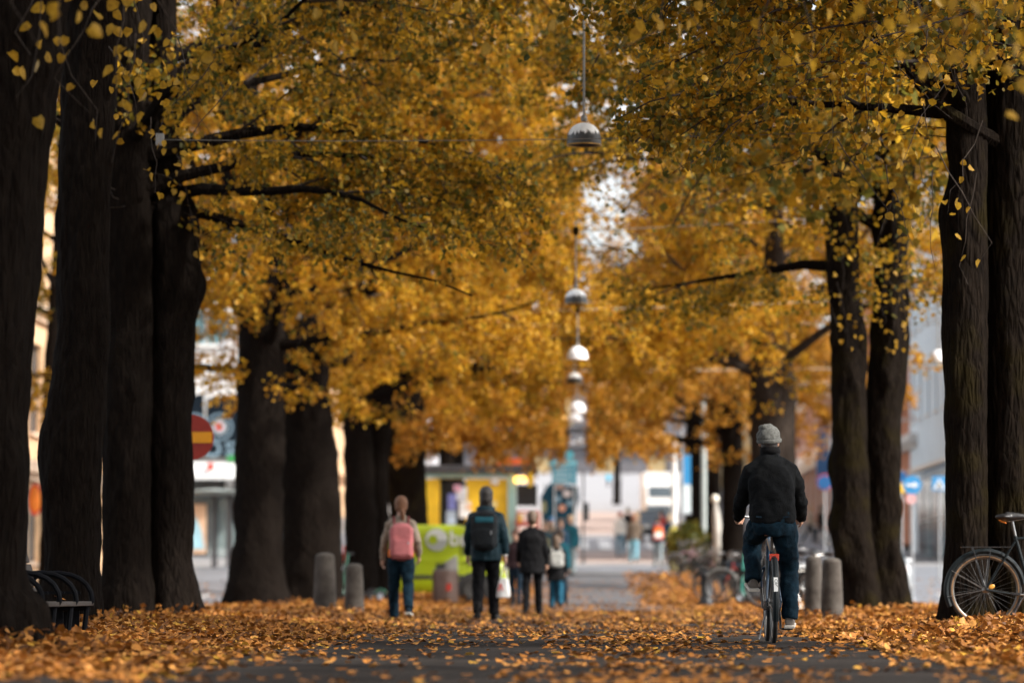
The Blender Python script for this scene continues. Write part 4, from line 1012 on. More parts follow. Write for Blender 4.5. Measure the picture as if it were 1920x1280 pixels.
# litter bin with slanted hood
p = P(835, 1135, 87); o = thing('litter_bin', 'round grey brown litter bin with slanted hood before the green van', 'bin', (p.x, 87, p.z))
M_bin = mat('bin_brown_mesh', (0.16, 0.105, 0.085), 0.55, 0.25, 30, metal=0.3); M_hood = mat('bin_hood_grey', (0.20, 0.185, 0.165), 0.55, 0.15, 6)
mb = MB(); mb.lathe([(.27, 0), (.285, .03), (.285, .78), (.27, .8)], 32, cap=True); b_ = mb.build('drum', M_bin, o, True)
mb = MB()
for k in range(30):
    a = 2 * PI * k / 30; mb.box((.288 * math.cos(a), .288 * math.sin(a), .41), (.012, .012, .70), Matrix.Rotation(a, 3, 'Z'))
for z in (.1, .25, .40, .55, .70): mb.torus((0, 0, z), .290, .008, 'Z', 32, 4)
tag(mb.build('wire_mesh', M_bin, b_), kind='stuff')
mb = MB(); n = 32; vs = []
for j in range(n):
    a = 2 * PI * j / n; vs.append((.29 * math.cos(a), .29 * math.sin(a), .80))
for j in range(n):
    a = 2 * PI * j / n; vs.append((.27 * math.cos(a), .27 * math.sin(a), .98 + .17 * math.cos(a)))
mb.add(vs, [(j, (j + 1) % n, n + (j + 1) % n, n + j) for j in range(n)] + [tuple(range(n, 2 * n))]); mb.build('hood', M_hood, o, True)
mb = MB(); mb.box((-.1, -.262, .90), (.22, .03, .10), Matrix.Rotation(R(-18), 3, 'Z')); mb.build('opening', M_black, o)
mb = MB(); mb.box((.09, -.30, .42), (.11, .01, .16)); mb.build('sticker', M_rd, o)

def pole_mesh(o, h, r=.03, m=None):
    mb = MB(); mb.tube([(0, 0, -.1), (0, 0, h)], r, 12); mb.lathe([(.08, 0), (.08, .04), (r, .08)], 12); mb.build('pole', m or M_steel, o, True)
def disc(mb, r, c, t=.02, n=40): return mb.lathe([(0.0005, 0), (r, 0), (r, t), (0.0005, t)], n, c, Matrix.Rotation(R(90), 3, 'X'))
# no entry sign (red disc, yellow bar) half hidden by the twin trunk
c = P(359, 820, 51); g = G(c.x, 51); o = thing('no_entry_sign', 'round red no entry sign with yellow bar half hidden by the twin trunk', 'road sign', (c.x, 51, g)); hz = c.z - g
pole_mesh(o, hz + .25)
mb = MB(); disc(mb, .305, (0, -.04, hz)); s = mb.build('sign_disc', mat('sign_dark_red', (0.27, 0.022, 0.012), 0.45, 0.08), o, True)
mb = MB(); mb.box((0, -.068, hz), (.56, .008, .145)); mb.build('bar', mat('sign_amber', (0.72, 0.30, 0.006), 0.45, 0.05), o)
# blue keep-right sign with a round red sign under it
M_sblue = mat('sign_blue', (0.035, 0.24, 0.50), 0.4, 0.06); M_dblue = mat('sign_deep_blue', (0.008, 0.085, 0.24), 0.4, 0.06)
c = P(1710, 909, 96); g = prof(96); o = thing('keep_right_sign', 'round blue road sign with white arrow over a small pink disc', 'road sign', (c.x, 96, g)); hz = c.z - g
pole_mesh(o, hz + .2, .03)
mb = MB(); disc(mb, .235, (0, -.04, hz)); s = mb.build('sign_disc', M_sblue, o, True)
mb = MB(); mb.prism([(-.15, -.03), (.04, -.03), (.04, -.08), (.15, 0), (.04, .08), (.04, .03), (-.15, .03)], -.072, -.064); mb.build('arrow', M_wht, s)
for v in mb.v: pass
s.children[0].location = (0, 0, hz)
c2 = P(1708, 935, 96); mb = MB(); disc(mb, .13, (c2.x - c.x, -.04, c2.z - g)); mb.build('lower_disc', mat('sign_pink', (0.62, 0.34, 0.34), 0.5, 0.08), o, True)
c = P(1690, 893, 118); g = prof(118); o = thing('blue_disc_sign', 'small deep blue disc sign with yellow plate at the edge of the gnarled trunk', 'road sign', (c.x, 118, g)); hz = c.z - g; pole_mesh(o, hz + .2)
mb = MB(); disc(mb, .16, (0, -.04, hz)); mb.build('sign_disc', M_dblue, o, True)
mb = MB(); mb.box((0, -.05, hz - .36), (.34, .02, .26)); mb.build('yellow_plate', M_yel, o)
c = P(1546, 904, 126); g = prof(126); o = thing('blue_disc_sign', 'deep blue disc sign at the left edge of the gnarled trunk, above the couple', 'road sign', (c.x, 126, g)); hz = c.z - g; pole_mesh(o, hz + .2)
mb = MB(); disc(mb, .24, (0, -.04, hz)); mb.build('sign_disc', M_dblue, o, True)
mb = MB(); disc(mb, .27, (0, -.015, hz)); mb.build('rim', M_rd, o, True)
c = P(1761, 906, 118); g = prof(118); o = thing('crossing_sign', 'square blue pedestrian crossing sign beside the massive right trunk', 'road sign', (c.x, 118, g)); hz = c.z - g; pole_mesh(o, hz + .2)
mb = MB(); mb.box((0, -.05, hz), (.44, .02, .44)); s = mb.build('sign_panel', M_sblue, o)
mb = MB(); mb.prism([(-.18, -.17), (.18, -.17), (0, .16)], -.07, -.064); q = mb.build('triangle', M_wht, s); q.location = (0, 0, hz)
mb = MB(); mb.prism([(-.06, -.15), (-.02, -.15), (0, -.06), (.03, -.15), (.07, -.15), (.03, -.02), (.03, .03), (-.03, .03)], -.078, -.072); q = mb.build('walking_figure', M_black, s); q.location = (0, 0, hz)
# teal blue direction sign with white lines
c = P(1058, 884, 128); g = prof(128); o = thing('direction_sign', 'stack of teal blue direction boards with white lines above the crowd', 'road sign', (c.x, 128, g)); hz = c.z - g
M_teal = mat('sign_teal', (0.02, 0.20, 0.29), 0.5, 0.08); M_teall = mat('sign_light_teal', (0.10, 0.42, 0.52), 0.5, 0.06)
for x in (-.33, .33): mb = MB(); mb.tube([(x, 0.03, -.1), (x, .03, hz + .35)], .03, 10); mb.build('pole', M_steel, o)
for k in range(5):
    z = hz + .30 - k * .16
    mb = MB(); mb.box((.0 if k else -.06, -.03, z), (.82 if k else .94, .04, .15)); b_ = mb.build('board', M_teall if k == 0 else M_teal, o)
    mb = MB(); mb.box((-.1, -.054, z), (.5, .006, .022)); mb.box((.26, -.054, z), (.1, .006, .022)); mb.build('white_line', M_wht, b_)
mb = MB(); disc(mb, .15, (.17, -.02, hz + .56)); mb.build('roundel', M_teall, o, True)
# dark signal box on a pole, white pole with yellow foot, blue white banner, pale concrete pole
c = P(1094, 1012, 140); o = thing('signal_post', 'slim dark post carrying a black box beside the crowd', 'post', (c.x, 140, prof(140)))
pole_mesh(o, 3.4, .035, M_black); mb = MB(); mb.box((.09, 0, 1.85), (.22, .2, .66)); mb.build('control_box', M_black, o, bevel=.01)
c = P(1264, 980, 128); o = thing('white_pole', 'tall white pole with a yellow foot standing above the bush', 'pole', (c.x, 128, prof(128)))
mb = MB(); mb.lathe([(.10, 1.5), (.085, 4.2), (.08, 4.4), (.001, 4.45)], 16); mb.build('pole', M_wht, o, True)
mb = MB(); mb.lathe([(.16, 0), (.16, 1.42), (.10, 1.5)], 16); mb.build('foot', mat('pale_yellow_paint', (.62, .55, .10), .5, .1), o, True)
c = P(1279, 905, 133); o = thing('banner', 'narrow blue and white vertical banner right of the white pole', 'banner', (c.x, 133, prof(133)))
pole_mesh(o, 4.8, .03)
mb = MB(); z0 = c.z - prof(133)
mb.box((.17, 0, z0 + .45), (.26, .012, 1.0)); mb.build('blue_cloth', M_sblue, o)
mb = MB(); mb.box((.17, 0, z0 - .55), (.26, .012, .98)); mb.build('white_cloth', mat('banner_pale', (.60, .68, .70), .7, .1), o)
mb = MB(); mb.tube([(0, 0, z0 + .98), (.32, 0, z0 + .98)], .015, 6); mb.tube([(0, 0, z0 - 1.07), (.32, 0, z0 - 1.07)], .015, 6); mb.build('bar', M_steel, o)
c = P(1352, 1060, 118); o = thing('concrete_pole', 'leaning pale concrete pole between the two thin trunks', 'pole', (c.x, 118, prof(118)), 0, ry=R(-4))
mb = MB(); mb.lathe([(.2, -.1), (.17, 1.0), (.11, 2.1), (.05, 2.4), (.001, 2.42)], 18); mb.build('shaft', mat('pale_concrete', (.42, .40, .36), .8, .1, 3), o, True)
mb = MB(); mb.ell((0, 0, 2.52), (.12, .12, .14), 14, 8); mb.build('globe', M_opal, o, True)
c = P(1320, 1012, 134); o = thing('lamp_post', 'pale grey lamp post between the distant trunks on the right', 'lamp post', (c.x, 134, prof(134)))
pole_mesh(o, 6.2, .09, mat('grey_green_paint', (.36, .40, .38), .5, .08)); mb = MB(); mb.lathe([(.05, 6.2), (.2, 6.35), (.24, 6.6), (.1, 6.75), (.001, 6.78)], 16); mb.build('lantern', M_opal, o, True)
c = P(1546, 850, 150); o = thing('banner', 'deep blue hanging banner at the left edge of the gnarled trunk', 'banner', (c.x + .2, 150, prof(150)))
z0 = c.z - prof(150); pole_mesh(o, z0 + 1.6, .04); mb = MB(); mb.box((-.28, 0, z0), (.5, .012, 2.4)); mb.build('cloth', M_dblue, o); mb = MB(); mb.tube([(0, 0, z0 + 1.22), (-.55, 0, z0 + 1.22)], .015, 6); mb.build('bar', M_steel, o)
# ivy bush
rg = np.random.default_rng(5)
c = P(1292, 1030, 124); o = thing('leafy_bush', 'olive green and yellow bush at the foot of the white pole', 'bush', (c.x, 124, prof(124)))
n = 2600; a = unit(rg.normal(0, 1, (n, 3))) * rg.uniform(.55, 1, (n, 1)) * np.array((.75, .6, .85)) + np.array((0, 0, .85)) + rg.normal(0, .06, (n, 3))
o2 = link_mesh('foliage', leaf_cloud('foliage', a, rg.uniform(.06, .12, n), unit(rg.normal(0, 1, (n, 3))), unit(rg.normal(0, 1, (n, 3))), rg.uniform(-.2, .4, n), T_FAR, leaf_mat('bush_leaf', [(0, (.05, .07, .015)), (.5, (.14, .14, .02)), (1, (.36, .24, .03))], .4, .3)), o); tag(o2, kind='stuff')
mb = MB()
for k in range(7):
    a = k * .9; mb.tube([(0, 0, -.1), (.2 * math.cos(a), .2 * math.sin(a), .5), (.5 * math.cos(a), .4 * math.sin(a), 1.2)], [.03, .02, .008], 5)
mb.build('stem', M_twig, o)

# ================================================================== KIOSK
d = 128; c = P(886, 1060, d); o = thing('news_kiosk', 'yellow kiosk with teal corner posts, dark roof and magazine rack', 'kiosk', (c.x, d, prof(d)))
M_ky = mat('kiosk_yellow', (0.84, 0.52, 0.02), 0.5, 0.06, 2); M_kt = mat('kiosk_teal', (0.36, 0.58, 0.54), 0.5, 0.05, 2)
sx = S(d); X = lambda px: (px - 886) / sx; Z = lambda py: P(886, py, d).z - prof(d)
mb = MB(); mb.box((X(811), 0, 1.55), ((826 - 799) / sx, .3, 3.1)); mb.build('yellow_panel', M_ky, o)
mb = MB(); mb.box((X(913), 0.0, 1.55), ((952 - 874) / sx, .3, 3.1)); mb.build('yellow_panel', M_ky, o)
mb = MB(); mb.box((X(850), .0, Z(884)), ((874 - 826) / sx, .3, .45)); mb.build('yellow_panel', M_ky, o)
mb = MB(); mb.box((X(850), .3, 1.5), ((874 - 826) / sx, .1, 3.0)); mb.build('hatch', M_black, o)
mb = MB(); mb.box((X(960), -.05, 1.58), ((969 - 953) / sx, .42, 3.16)); mb.build('corner_post', M_kt, o)
mb = MB(); mb.box((X(797), -.05, 1.58), (.07, .36, 3.16)); mb.build('corner_post', M_kt, o)
mb = MB(); mb.box((X(876), -.04, 3.2), ((972 - 795) / sx, .34, .14)); mb.build('fascia', M_kt, o)
mb = MB(); mb.box((X(880), 1.4, 1.5), ((968 - 798) / sx, 2.2, 3.0)); mb.build('rear_wall', M_kt, o)
mb = MB(); mb.box((X(900), 1.3, Z(879)), ((1004 - 790) / sx, 3.4, .26)); mb.build('roof', M_roof, o, bevel=.03)
mb = MB(); mb.box((X(962), -.2, Z(866)), ((992 - 930) / sx, .12, .24)); mb.build('roof_sign', mat('kiosk_sign_orange', (.78, .14, .03), .5, .08), o)
for k, (px, py, w, h_, col) in enumerate([(848, 940, 16, 30, (.20, .22, .52)), (866, 925, 20, 26, (.72, .74, .78)), (872, 955, 22, 30, (.80, .78, .76)), (846, 970, 18, 26, (.45, .55, .66)), (880, 950, 10, 8, (.85, .45, .2)), (858, 915, 14, 12, (.66, .35, .45)), (928, 900, 14, 16, (.62, .60, .55)), (926, 945, 12, 10, (.88, .72, .35))]):
    mb = MB(); mb.box((X(px), -.20 - .012 * k, Z(py)), (w / sx, .01, h_ / sx)); mb.build('poster', mat('poster_%d' % k, col, .5, .15, 5), o)
mb = MB(); mb.box((X(985), -.1, 1.6), ((1004 - 969) / sx, 1.2, .1)); mb.build('counter', M_rd, o)
mb = MB()
for xx in (971, 1010): mb.box((X(xx), -.5, 1.0), (.08, .08, 2.0))
for zz in (.35, .95, 1.55, 2.0): mb.box((X(990), -.5, zz), ((1010 - 971) / sx, .075, .07))
rk = mb.build('magazine_rack', mat('rack_red', (.50, .08, .04), .5, .1), o)
rr = random.Random(4)
for i in range(4):
    for j in range(3):
        mb = MB(); mb.box((X(976 + i * 9), -.56, .62 + j * .56), (.14, .02, .34)); mb.build('magazine', mat('magazine_%d' % ((i * 3 + j) % 6), [(.7, .65, .6), (.75, .3, .2), (.8, .55, .1), (.7, .7, .75), (.3, .35, .5), (.75, .6, .55)][(i * 3 + j) % 6], .5, .2, 8), rk)
mb = MB(); mb.box((X(988), .1, 2.55), ((1008 - 970) / sx, .6, .7)); mb.build('recess_shade', M_black, o)  # black block stands in for the shade inside the recess
for px in (970, 981): mb = MB(); mb.lathe([(0.001, 0), (.11, 0), (.11, .12), (.001, .12)], 18, (X(px), -.30, Z(899)), Matrix.Rotation(R(90), 3, 'X')); mb.build('round_light', mat('kiosk_light', (.9, .5, .1), .4, .02, emit=((1, .5, .08), 2.0)), o, True)
mb = MB(); mb.prism([(X(989), Z(888)), (X(1001), Z(886)), (X(1002), Z(905)), (X(995), Z(914)), (X(990), Z(910))], -.5, -.42); mb.build('yellow_flag', M_yel, o)
# tram shelter on the left
# tall poster board with round spots behind the girl
d2 = 131; c = P(1052, 960, d2); g = prof(d2); o = thing('poster_board', 'tall navy poster board with pale blue and peach round spots under the direction boards', 'poster board', (c.x, d2, g)); s2 = S(d2)
Xb = lambda px: (px - 1052) / s2; Zb = lambda py: P(1052, py, d2).z - g
for x in (-.55, .5): mb = MB(); mb.tube([(x, .05, -.1), (x, .05, Zb(905))], .035, 10); mb.build('post', M_steel, o)
mb = MB(); mb.prism([(Xb(1018), Zb(1000)), (Xb(1078), Zb(1000)), (Xb(1080), Zb(955)), (Xb(1086), Zb(935)), (Xb(1084), Zb(912)), (Xb(1030), Zb(905)), (Xb(1014), Zb(930))], -.04, .02); mb.build('board', mat('board_navy', (.008, .032, .05), .8, .4, 1.6, spec=.1), o)
for px, py, w, h_, m in ((1047, 935, 5.5, 5.5, M_pblue), (1068, 943, 7, 5.5, M_pblue), (1054, 952, 6.5, 6.5, mat('poster_peach_spot', (.62, .27, .17), .5, .06)), (1063, 925, 8, 7, mat('poster_pale_pink', (.52, .42, .40), .5, .06)), (1050, 912, 9, 6, mat('poster_brown', (.28, .17, .14), .5, .1)), (1020, 950, 5, 12, mat('poster_olive', (.20, .17, .08), .6, .1))):
    mb = MB(); mb.lathe([(.001, 0), (1, 0), (1, .012), (.001, .012)], 24, (0, 0, 0), Matrix.Rotation(R(90), 3, 'X')); q = mb.build('spot', m, o, True); q.location = (Xb(px), -.045 - .002 * (px % 7), Zb(py)); q.scale = (w / s2, 1, h_ / s2)
d = 133; c = P(400, 1058, d); o = thing('tram_shelter', 'glass tram shelter with dark frame and poster left of the thick trunk', 'shelter', (c.x, d, prof(d))); sx = S(d)
mb = MB(); mb.box((0, .6, 2.6), (3.2, 1.6, .10)); mb.lathe([(.01, 2.74), (1.2, 2.66)], 4); mb.build('roof', mat('shelter_roof', (.36, .42, .42), .5, .1), o, bevel=.02)
for x in (-1.5, -.02, .5, 1.5):
    for y in (0, 1.2): mb = MB(); mb.box((x, y, 1.28), (.09, .09, 2.56)); mb.build('post', M_framed, o)
M_gl = mat('clear_glass', (.45, .58, .58), .1, .05, alpha=.35, spec=.8)
mb = MB(); mb.box((0, 1.22, 1.4), (2.9, .02, 2.0)); mb.build('glass_wall', M_gl, o)
mb = MB(); mb.box((-.72, -.02, 1.35), (1.1, .10, 1.9)); pb = mb.build('poster_case', M_framed, o)
mb = MB(); mb.box((-.72, -.078, 1.35), (.95, .01, 1.7)); mb.build('poster', mat('poster_peach', (.62, .42, .28), .4, .15, 1.2), pb)
mb = MB(); mb.prism([(-.85, -.7), (-.30, -.7), (-.42, .0), (-.62, .45), (-.80, .1)], -.094, -.088); q = mb.build('poster_figure', mat('poster_blue', (.35, .60, .72), .4, .12, 3), pb); q.location = (0, 0, 1.35)
mb = MB(); mb.box((.95, .9, .48), (1.2, .35, .05)); mb.build('bench', M_framed, o)
# hoarding of pale boxes (parked white delivery box) and a dark car on the right side of the far street
# ================================================================== PEOPLE
M_skin = mat('skin', (0.50, 0.29, 0.20), 0.55, 0.06, 6); M_eye = mat('eye', (0.05, 0.04, 0.035), 0.2, 0.1)
def cloth(name, c, scale=9, bump=0.25, var=0.14, rough=0.85, col2=None):
    return mat(name, c, rough, var, scale, bump, 120, spec=0.1, col2=col2)
V3 = Vector
def fk(p, L, fwd, side, down=-1.0):
    """step from a joint: fwd = swing forward in degrees, side = sideways in degrees"""
    f, s = R(fwd), R(side)
    return p + V3((math.sin(s) * math.cos(f), math.sin(f), -math.cos(f) * math.cos(s))) * L
def walk(H, hip=(14, -14), knee=(6, 22), arm=(-14, 14), elbow=(12, 14), abd=9, lean=2, shw=1.0, foot=(0, 0)):
    k = H / 1.75; J = {'k': k, 'H': H}
    pel = V3((0, 0, .93 * k)); J['pelvis'] = pel
    ch = pel + V3((0, math.sin(R(lean)) * .48 * k, .48 * k)); J['chest'] = ch
    J['neck'] = ch + V3((0, .0, .06 * k)); J['head'] = ch + V3((0, .03 * k, .245 * k))
    for i, s in enumerate((-1, 1)):
        n = 'LR'[i]
        h = pel + V3((s * .088 * k, 0, -.02 * k)); J['hip' + n] = h
        kn = fk(h, .43 * k, hip[i], s * 1.5); J['knee' + n] = kn
        an = fk(kn, .41 * k, hip[i] - knee[i], 0); J['ank' + n] = an
        fa = R(foot[i] - max(0, knee[i] - hip[i]) * .35)
        J['toe' + n] = an + V3((s * .025, math.cos(fa) * .17 * k, math.sin(fa) * .17 * k - .055 * k))
        sh = ch + V3((s * .160 * k * shw, 0, -.035 * k)); J['sh' + n] = sh
        el = fk(sh, .29 * k, arm[i], s * abd); J['el' + n] = el
        wr = fk(el, .25 * k, arm[i] + elbow[i], s * abd * .3); J['wr' + n] = wr
        J['hd' + n] = (wr - el).normalized()
    low = min(min(J['ank' + n].z - .085 * k, J['toe' + n].z - .03 * k) for n in 'LR')
    for q in J:
        if isinstance(J[q], Vector) and not q.startswith('hd'): J[q] = J[q] - V3((0, 0, low))
    return J
def hand(mb, w, hd, s, k, curl=35, up=V3((0, 1, 0))):
    """palm, four unequal fingers with a knuckle bend, thumb from the side of the palm"""
    hd = hd.normalized(); side = hd.cross(V3((s, 0, 0))); side = side.normalized() if side.length > .1 else V3((0, 1, 0))   # across the palm, towards the thumb
    if side.dot(up) < 0: side = -side
    pn = hd.cross(side).normalized()
    if pn.dot(V3((-s, 0, 0))) < 0: pn = -pn                                                          # palm faces the body
    c = w + hd * .045 * k
    mb.tube([w - hd * .01 * k, w + hd * .03 * k, w + hd * .085 * k], [.024 * k, .028 * k, .026 * k], 10)
    mb.tube([w + hd * .03 * k + side * .02 * k, w + hd * .088 * k + side * .028 * k], [.018 * k, .016 * k], 8); mb.tube([w + hd * .03 * k - side * .02 * k, w + hd * .085 * k - side * .028 * k], [.018 * k, .015 * k], 8)
    for q, (o, L) in enumerate([(.033, .070), (.011, .082), (-.011, .076), (-.033, .060)]):
        b = w + hd * .08 * k + side * o * k; a1 = R(curl * .6); a2 = R(curl * 1.6)
        d1 = hd * math.cos(a1) + pn * math.sin(a1); d2 = hd * math.cos(a2) + pn * math.sin(a2)
        m_ = b + d1 * L * .55 * k; mb.tube([b, m_, m_ + d2 * L * .5 * k], [.0098 * k, .0094 * k, .0085 * k], 7)
    b = w + hd * .025 * k + side * .03 * k; d1 = (hd * .7 + side * .6 + pn * .25).normalized(); m_ = b + d1 * .042 * k
    mb.tube([b, m_, m_ + (hd * .85 + side * .1 + pn * .45).normalized() * .034 * k], [.013 * k, .011 * k, .009 * k], 7)
def body_mesh(root, J, vox, turn=0.0, curl=(35, 35), skin=None):
    k = J['k']; mb = MB(); hd = J['head']; T = Matrix.Rotation(R(turn), 3, 'Z')
    e = lambda o, r, n=14: mb.ell(hd + T @ (V3(o) * k), tuple(a * k for a in r), n, 10, T)
    e((0, -.012, .02), (.074, .096, .100)); e((0, .028, -.045), (.058, .066, .072)); e((0, .062, -.085), (.030, .030, .024))
    e((0, .098, -.022), (.013, .018, .024)); e((0, .086, -.058), (.024, .012, .010)); e((0, .082, .022), (.05, .016, .014))
    e((-.076, -.005, -.015), (.012, .022, .032)); e((.076, -.005, -.015), (.012, .022, .032))
    mb.tube([J['neck'] - V3((0, 0, .06 * k)), J['neck'] + V3((0, .004, .03 * k)), hd + V3((0, -.012 * k, -.06 * k))], [.062 * k, .054 * k, .056 * k], 14)
    p, c = J['pelvis'], J['chest']
    L = lambda t: p.lerp(c, t)
    mb.loft([(*(p + V3((0, 0, -.10 * k))), .10 * k, .085 * k), (*p, .145 * k, .10 * k), (*L(.35), .125 * k, .088 * k), (*L(.75), .15 * k, .10 * k), (*L(.92), .13 * k, .085 * k), (*(c + V3((0, 0, .02 * k))), .06 * k, .055 * k)])
    for n, s in (('L', -1), ('R', 1)):
        mb.tube([J['sh' + n], J['sh' + n].lerp(J['el' + n], .5), J['el' + n], J['el' + n].lerp(J['wr' + n], .4), J['wr' + n]], [.048 * k, .044 * k, .036 * k, .038 * k, .025 * k], 10)
        mb.ell(J['sh' + n], (.050 * k, .050 * k, .050 * k), 12, 8)
        hand(mb, J['wr' + n], J['hd' + n], s, k, curl[0 if n == 'L' else 1], J.get('up' + n, V3((0, 1, 0))))
        mb.tube([J['hip' + n], J['hip' + n].lerp(J['knee' + n], .5), J['knee' + n], J['knee' + n].lerp(J['ank' + n], .35), J['ank' + n]], [.080 * k, .068 * k, .050 * k, .050 * k, .034 * k], 12)
        a, t = J['ank' + n], J['toe' + n]; mb.tube([a + V3((0, -.035 * k, -.045 * k)), a.lerp(t, .5) + V3((0, 0, -.015 * k)), t], [.030 * k, .032 * k, .024 * k], 10); mb.tube([a, a + V3((0, -.01, -.05 * k))], [.034 * k, .032 * k], 10)
    b = blob('body', mb, vox, skin or M_skin, root, 3, None, .3)
    for s in (-1, 1):
        q = MB(); q.ell(hd + T @ V3((s * .030 * k, .079 * k, .004 * k)), (.011 * k,) * 3, 8, 6); q.build('eye', M_eye, b, True)
    return b
def shoes(root, J, m, m2=None, boot=False):
    k = J['k']
    for n in 'LR':
        a, t = J['ank' + n], J['toe' + n]; d = t - a; f = V3((d.x, d.y, 0)).normalized(); dn = (t - a - f * (t - a).dot(f))
        u = V3((0, 0, 1)); ax = (t + V3((0, 0, .03 * k)) - (a + V3((0, 0, -.055 * k)))).normalized(); s_ = ax.cross(u).normalized(); up = s_.cross(ax)
        h = a - up * .045 * k - ax * .045 * k
        mb = MB()
        mb.tube([h, h + ax * .06 * k, h + ax * .14 * k, h + ax * .21 * k, h + ax * .245 * k], [.040 * k, .044 * k, .043 * k, .036 * k, .022 * k], 12)
        mb.ell(h + ax * .05 * k + up * .035 * k, (.042 * k, .05 * k, .045 * k), 12, 8)
        if boot: mb.tube([a - up * .03 * k, a + up * .14 * k], [.046 * k, .054 * k], 12)
        s = blob('shoe', mb, .009, m, root, 3)
        q = MB(); Rm = Matrix((s_, ax, up)).transposed()
        q.box(h + ax * .10 * k - up * .040 * k, (.086 * k, .30 * k, .022 * k), Rm); q.build('sole', m2 or M_black, s, bevel=.006)
def trousers(root, J, m, fit=1.0, vox=.011, hem=.02, waist=.06):
    k = J['k']; mb = MB(); p = J['pelvis']
    mb.loft([(*(p + V3((0, 0, -.10 * k))), .135 * k, .115 * k), (*(p + V3((0, -.012, -.03 * k))), .168 * k, .130 * k), (*(p + V3((0, 0, waist * k))), .158 * k, .114 * k), (*(p + V3((0, 0, (waist + .04) * k))), .15 * k, .108 * k)])
    for n in 'LR':
        h, kn, a = J['hip' + n], J['knee' + n], J['ank' + n]; e = a + (a - kn).normalized() * hem * k
        mb.tube([h + V3((0, 0, .02)), h.lerp(kn, .3), h.lerp(kn, .7), kn, kn.lerp(e, .35), kn.lerp(e, .8), e], [.098 * k, .094 * k * fit, .078 * k * fit, .070 * k * fit, .068 * k * fit, .062 * k * fit, .062 * k * fit], 14)
    return blob('trousers', mb, vox, m, root, 3, (.034, .08))
def jacket(root, J, m, fit=1.0, hem=0.0, flare=1.0, vox=.011, sleeve=1.0, name='jacket', collar=True, cuff=0.0, slim=1.0, disp=.034):
    k = J['k']; mb = MB(); p, c = J['pelvis'], J['chest']; L = lambda t: p.lerp(c, t); f = fit * k
    rings = []
    if hem < 0: rings.append((*(p + V3((0, 0, hem * k))), .175 * f * flare, .135 * f * flare)); rings.append((*(p + V3((0, 0, hem * .5 * k))), .175 * f * (1 + (flare - 1) * .6), .135 * f * (1 + (flare - 1) * .5)))
    else: rings.append((*L(hem), .170 * f, .128 * f))
    rings += [(*L(max(.08, hem + .08)), .172 * f, .130 * f), (*L(.40), .165 * f * slim, .125 * f), (*L(.72), .180 * f, .135 * f), (*L(.88), .172 * f, .122 * f), (*L(.97), .125 * f, .10 * f), (*(J['neck'] + V3((0, 0, .0))), .082 * k, .078 * k)]
    if collar: rings.append((*(J['neck'] + V3((0, .004, .045 * k))), .074 * k, .072 * k))
    mb.loft(rings, 24)
    for n in 'LR':
        s, e, w = J['sh' + n], J['el' + n], J['wr' + n]; w2 = w + (w - e).normalized() * cuff * k
        mb.tube([s + (J['chest'] - s) * .25, s, s.lerp(e, .5), e, e.lerp(w2, .5), w2], [.066 * f, .070 * f, .064 * f * sleeve, .057 * f * sleeve, .051 * f * sleeve, .043 * f * sleeve], 14)
        mb.tube([J['neck'] + V3((0, 0, -.035 * k)), J['neck'].lerp(s, .5) + V3((0, 0, -.01 * k)), s + V3((0, 0, -.004))], [.070 * k, .064 * f, .066 * f], 12)
    return blob(name, mb, vox, m, root, 4, (disp, .10))
def hair(root, J, m, style, turn=0.0, vox=.009):
    k = J['k']; mb = MB(); h = J['head']; T = Matrix.Rotation(R(turn), 3, 'Z')
    e = lambda o, r: mb.ell(h + T @ (V3(o) * k), tuple(a * k for a in r), 16, 10, T)
    if style == 'beanie':
        e((0, -.018, .048), (.094, .112, .088)); e((0, -.022, .025), (.095, .113, .055)); e((-.012, -.03, .108), (.068, .078, .034)); nm = 'beanie'
        o = blob(nm, mb, .007, m, root, 3, (.026, .045))
        q = MB(); q.torus((0, 0, 0), .098 * k, .011 * k, 'Z', 32, 8, flat=1.6); t = q.build('rolled_brim', m, o, True); t.location = h + V3((0, -.019 * k, .004 * k)); t.scale = (.96, 1.14, 1); t.rotation_euler = (R(7), R(-3), 0)
        return o
    if style == 'nape': e((0, -.045, -.035), (.070, .068, .05)); return blob('hair', mb, vox, m, root, 3)
    e((0, -.024, .032), (.097, .118, .112))
    if style == 'pony':
        e((0, -.036, -.025), (.092, .104, .085)); mb.tube([h + V3((0, -.10, -.03)) * k, h + V3((.01, -.13, -.09)) * k, h + V3((.02, -.12, -.17)) * k, h + V3((.03, -.10, -.23)) * k], [.030 * k, .036 * k, .032 * k, .016 * k], 10)
    elif style == 'long':
        e((0, -.03, -.03), (.096, .108, .11)); mb.loft([(*(h + V3((0, -.035, -.21)) * 1), .085 * k, .05 * k), (*(h + V3((0, -.04, -.12))), .090 * k, .07 * k), (*(h + V3((0, -.03, -.02))), .088 * k, .085 * k)])
    elif style == 'bun':
        e((0, -.036, -.035), (.088, .10, .08)); e((0, -.115, -.01), (.04, .036, .04)); mb.tube([h + V3((0, -.07, -.06)) * k, h + V3((0, -.055, -.12)) * k], [.05 * k, .035 * k], 10)
    else:
        e((0, -.034, -.015), (.090, .102, .078))
    return blob('hair', mb, vox, m, root, 3, (.012, .035))
def person(label, J, x, y, rz=0.0, z=None, group=None):
    return thing('person', label, 'person', (x, y, G(x, y) if z is None else z), R(rz), group)
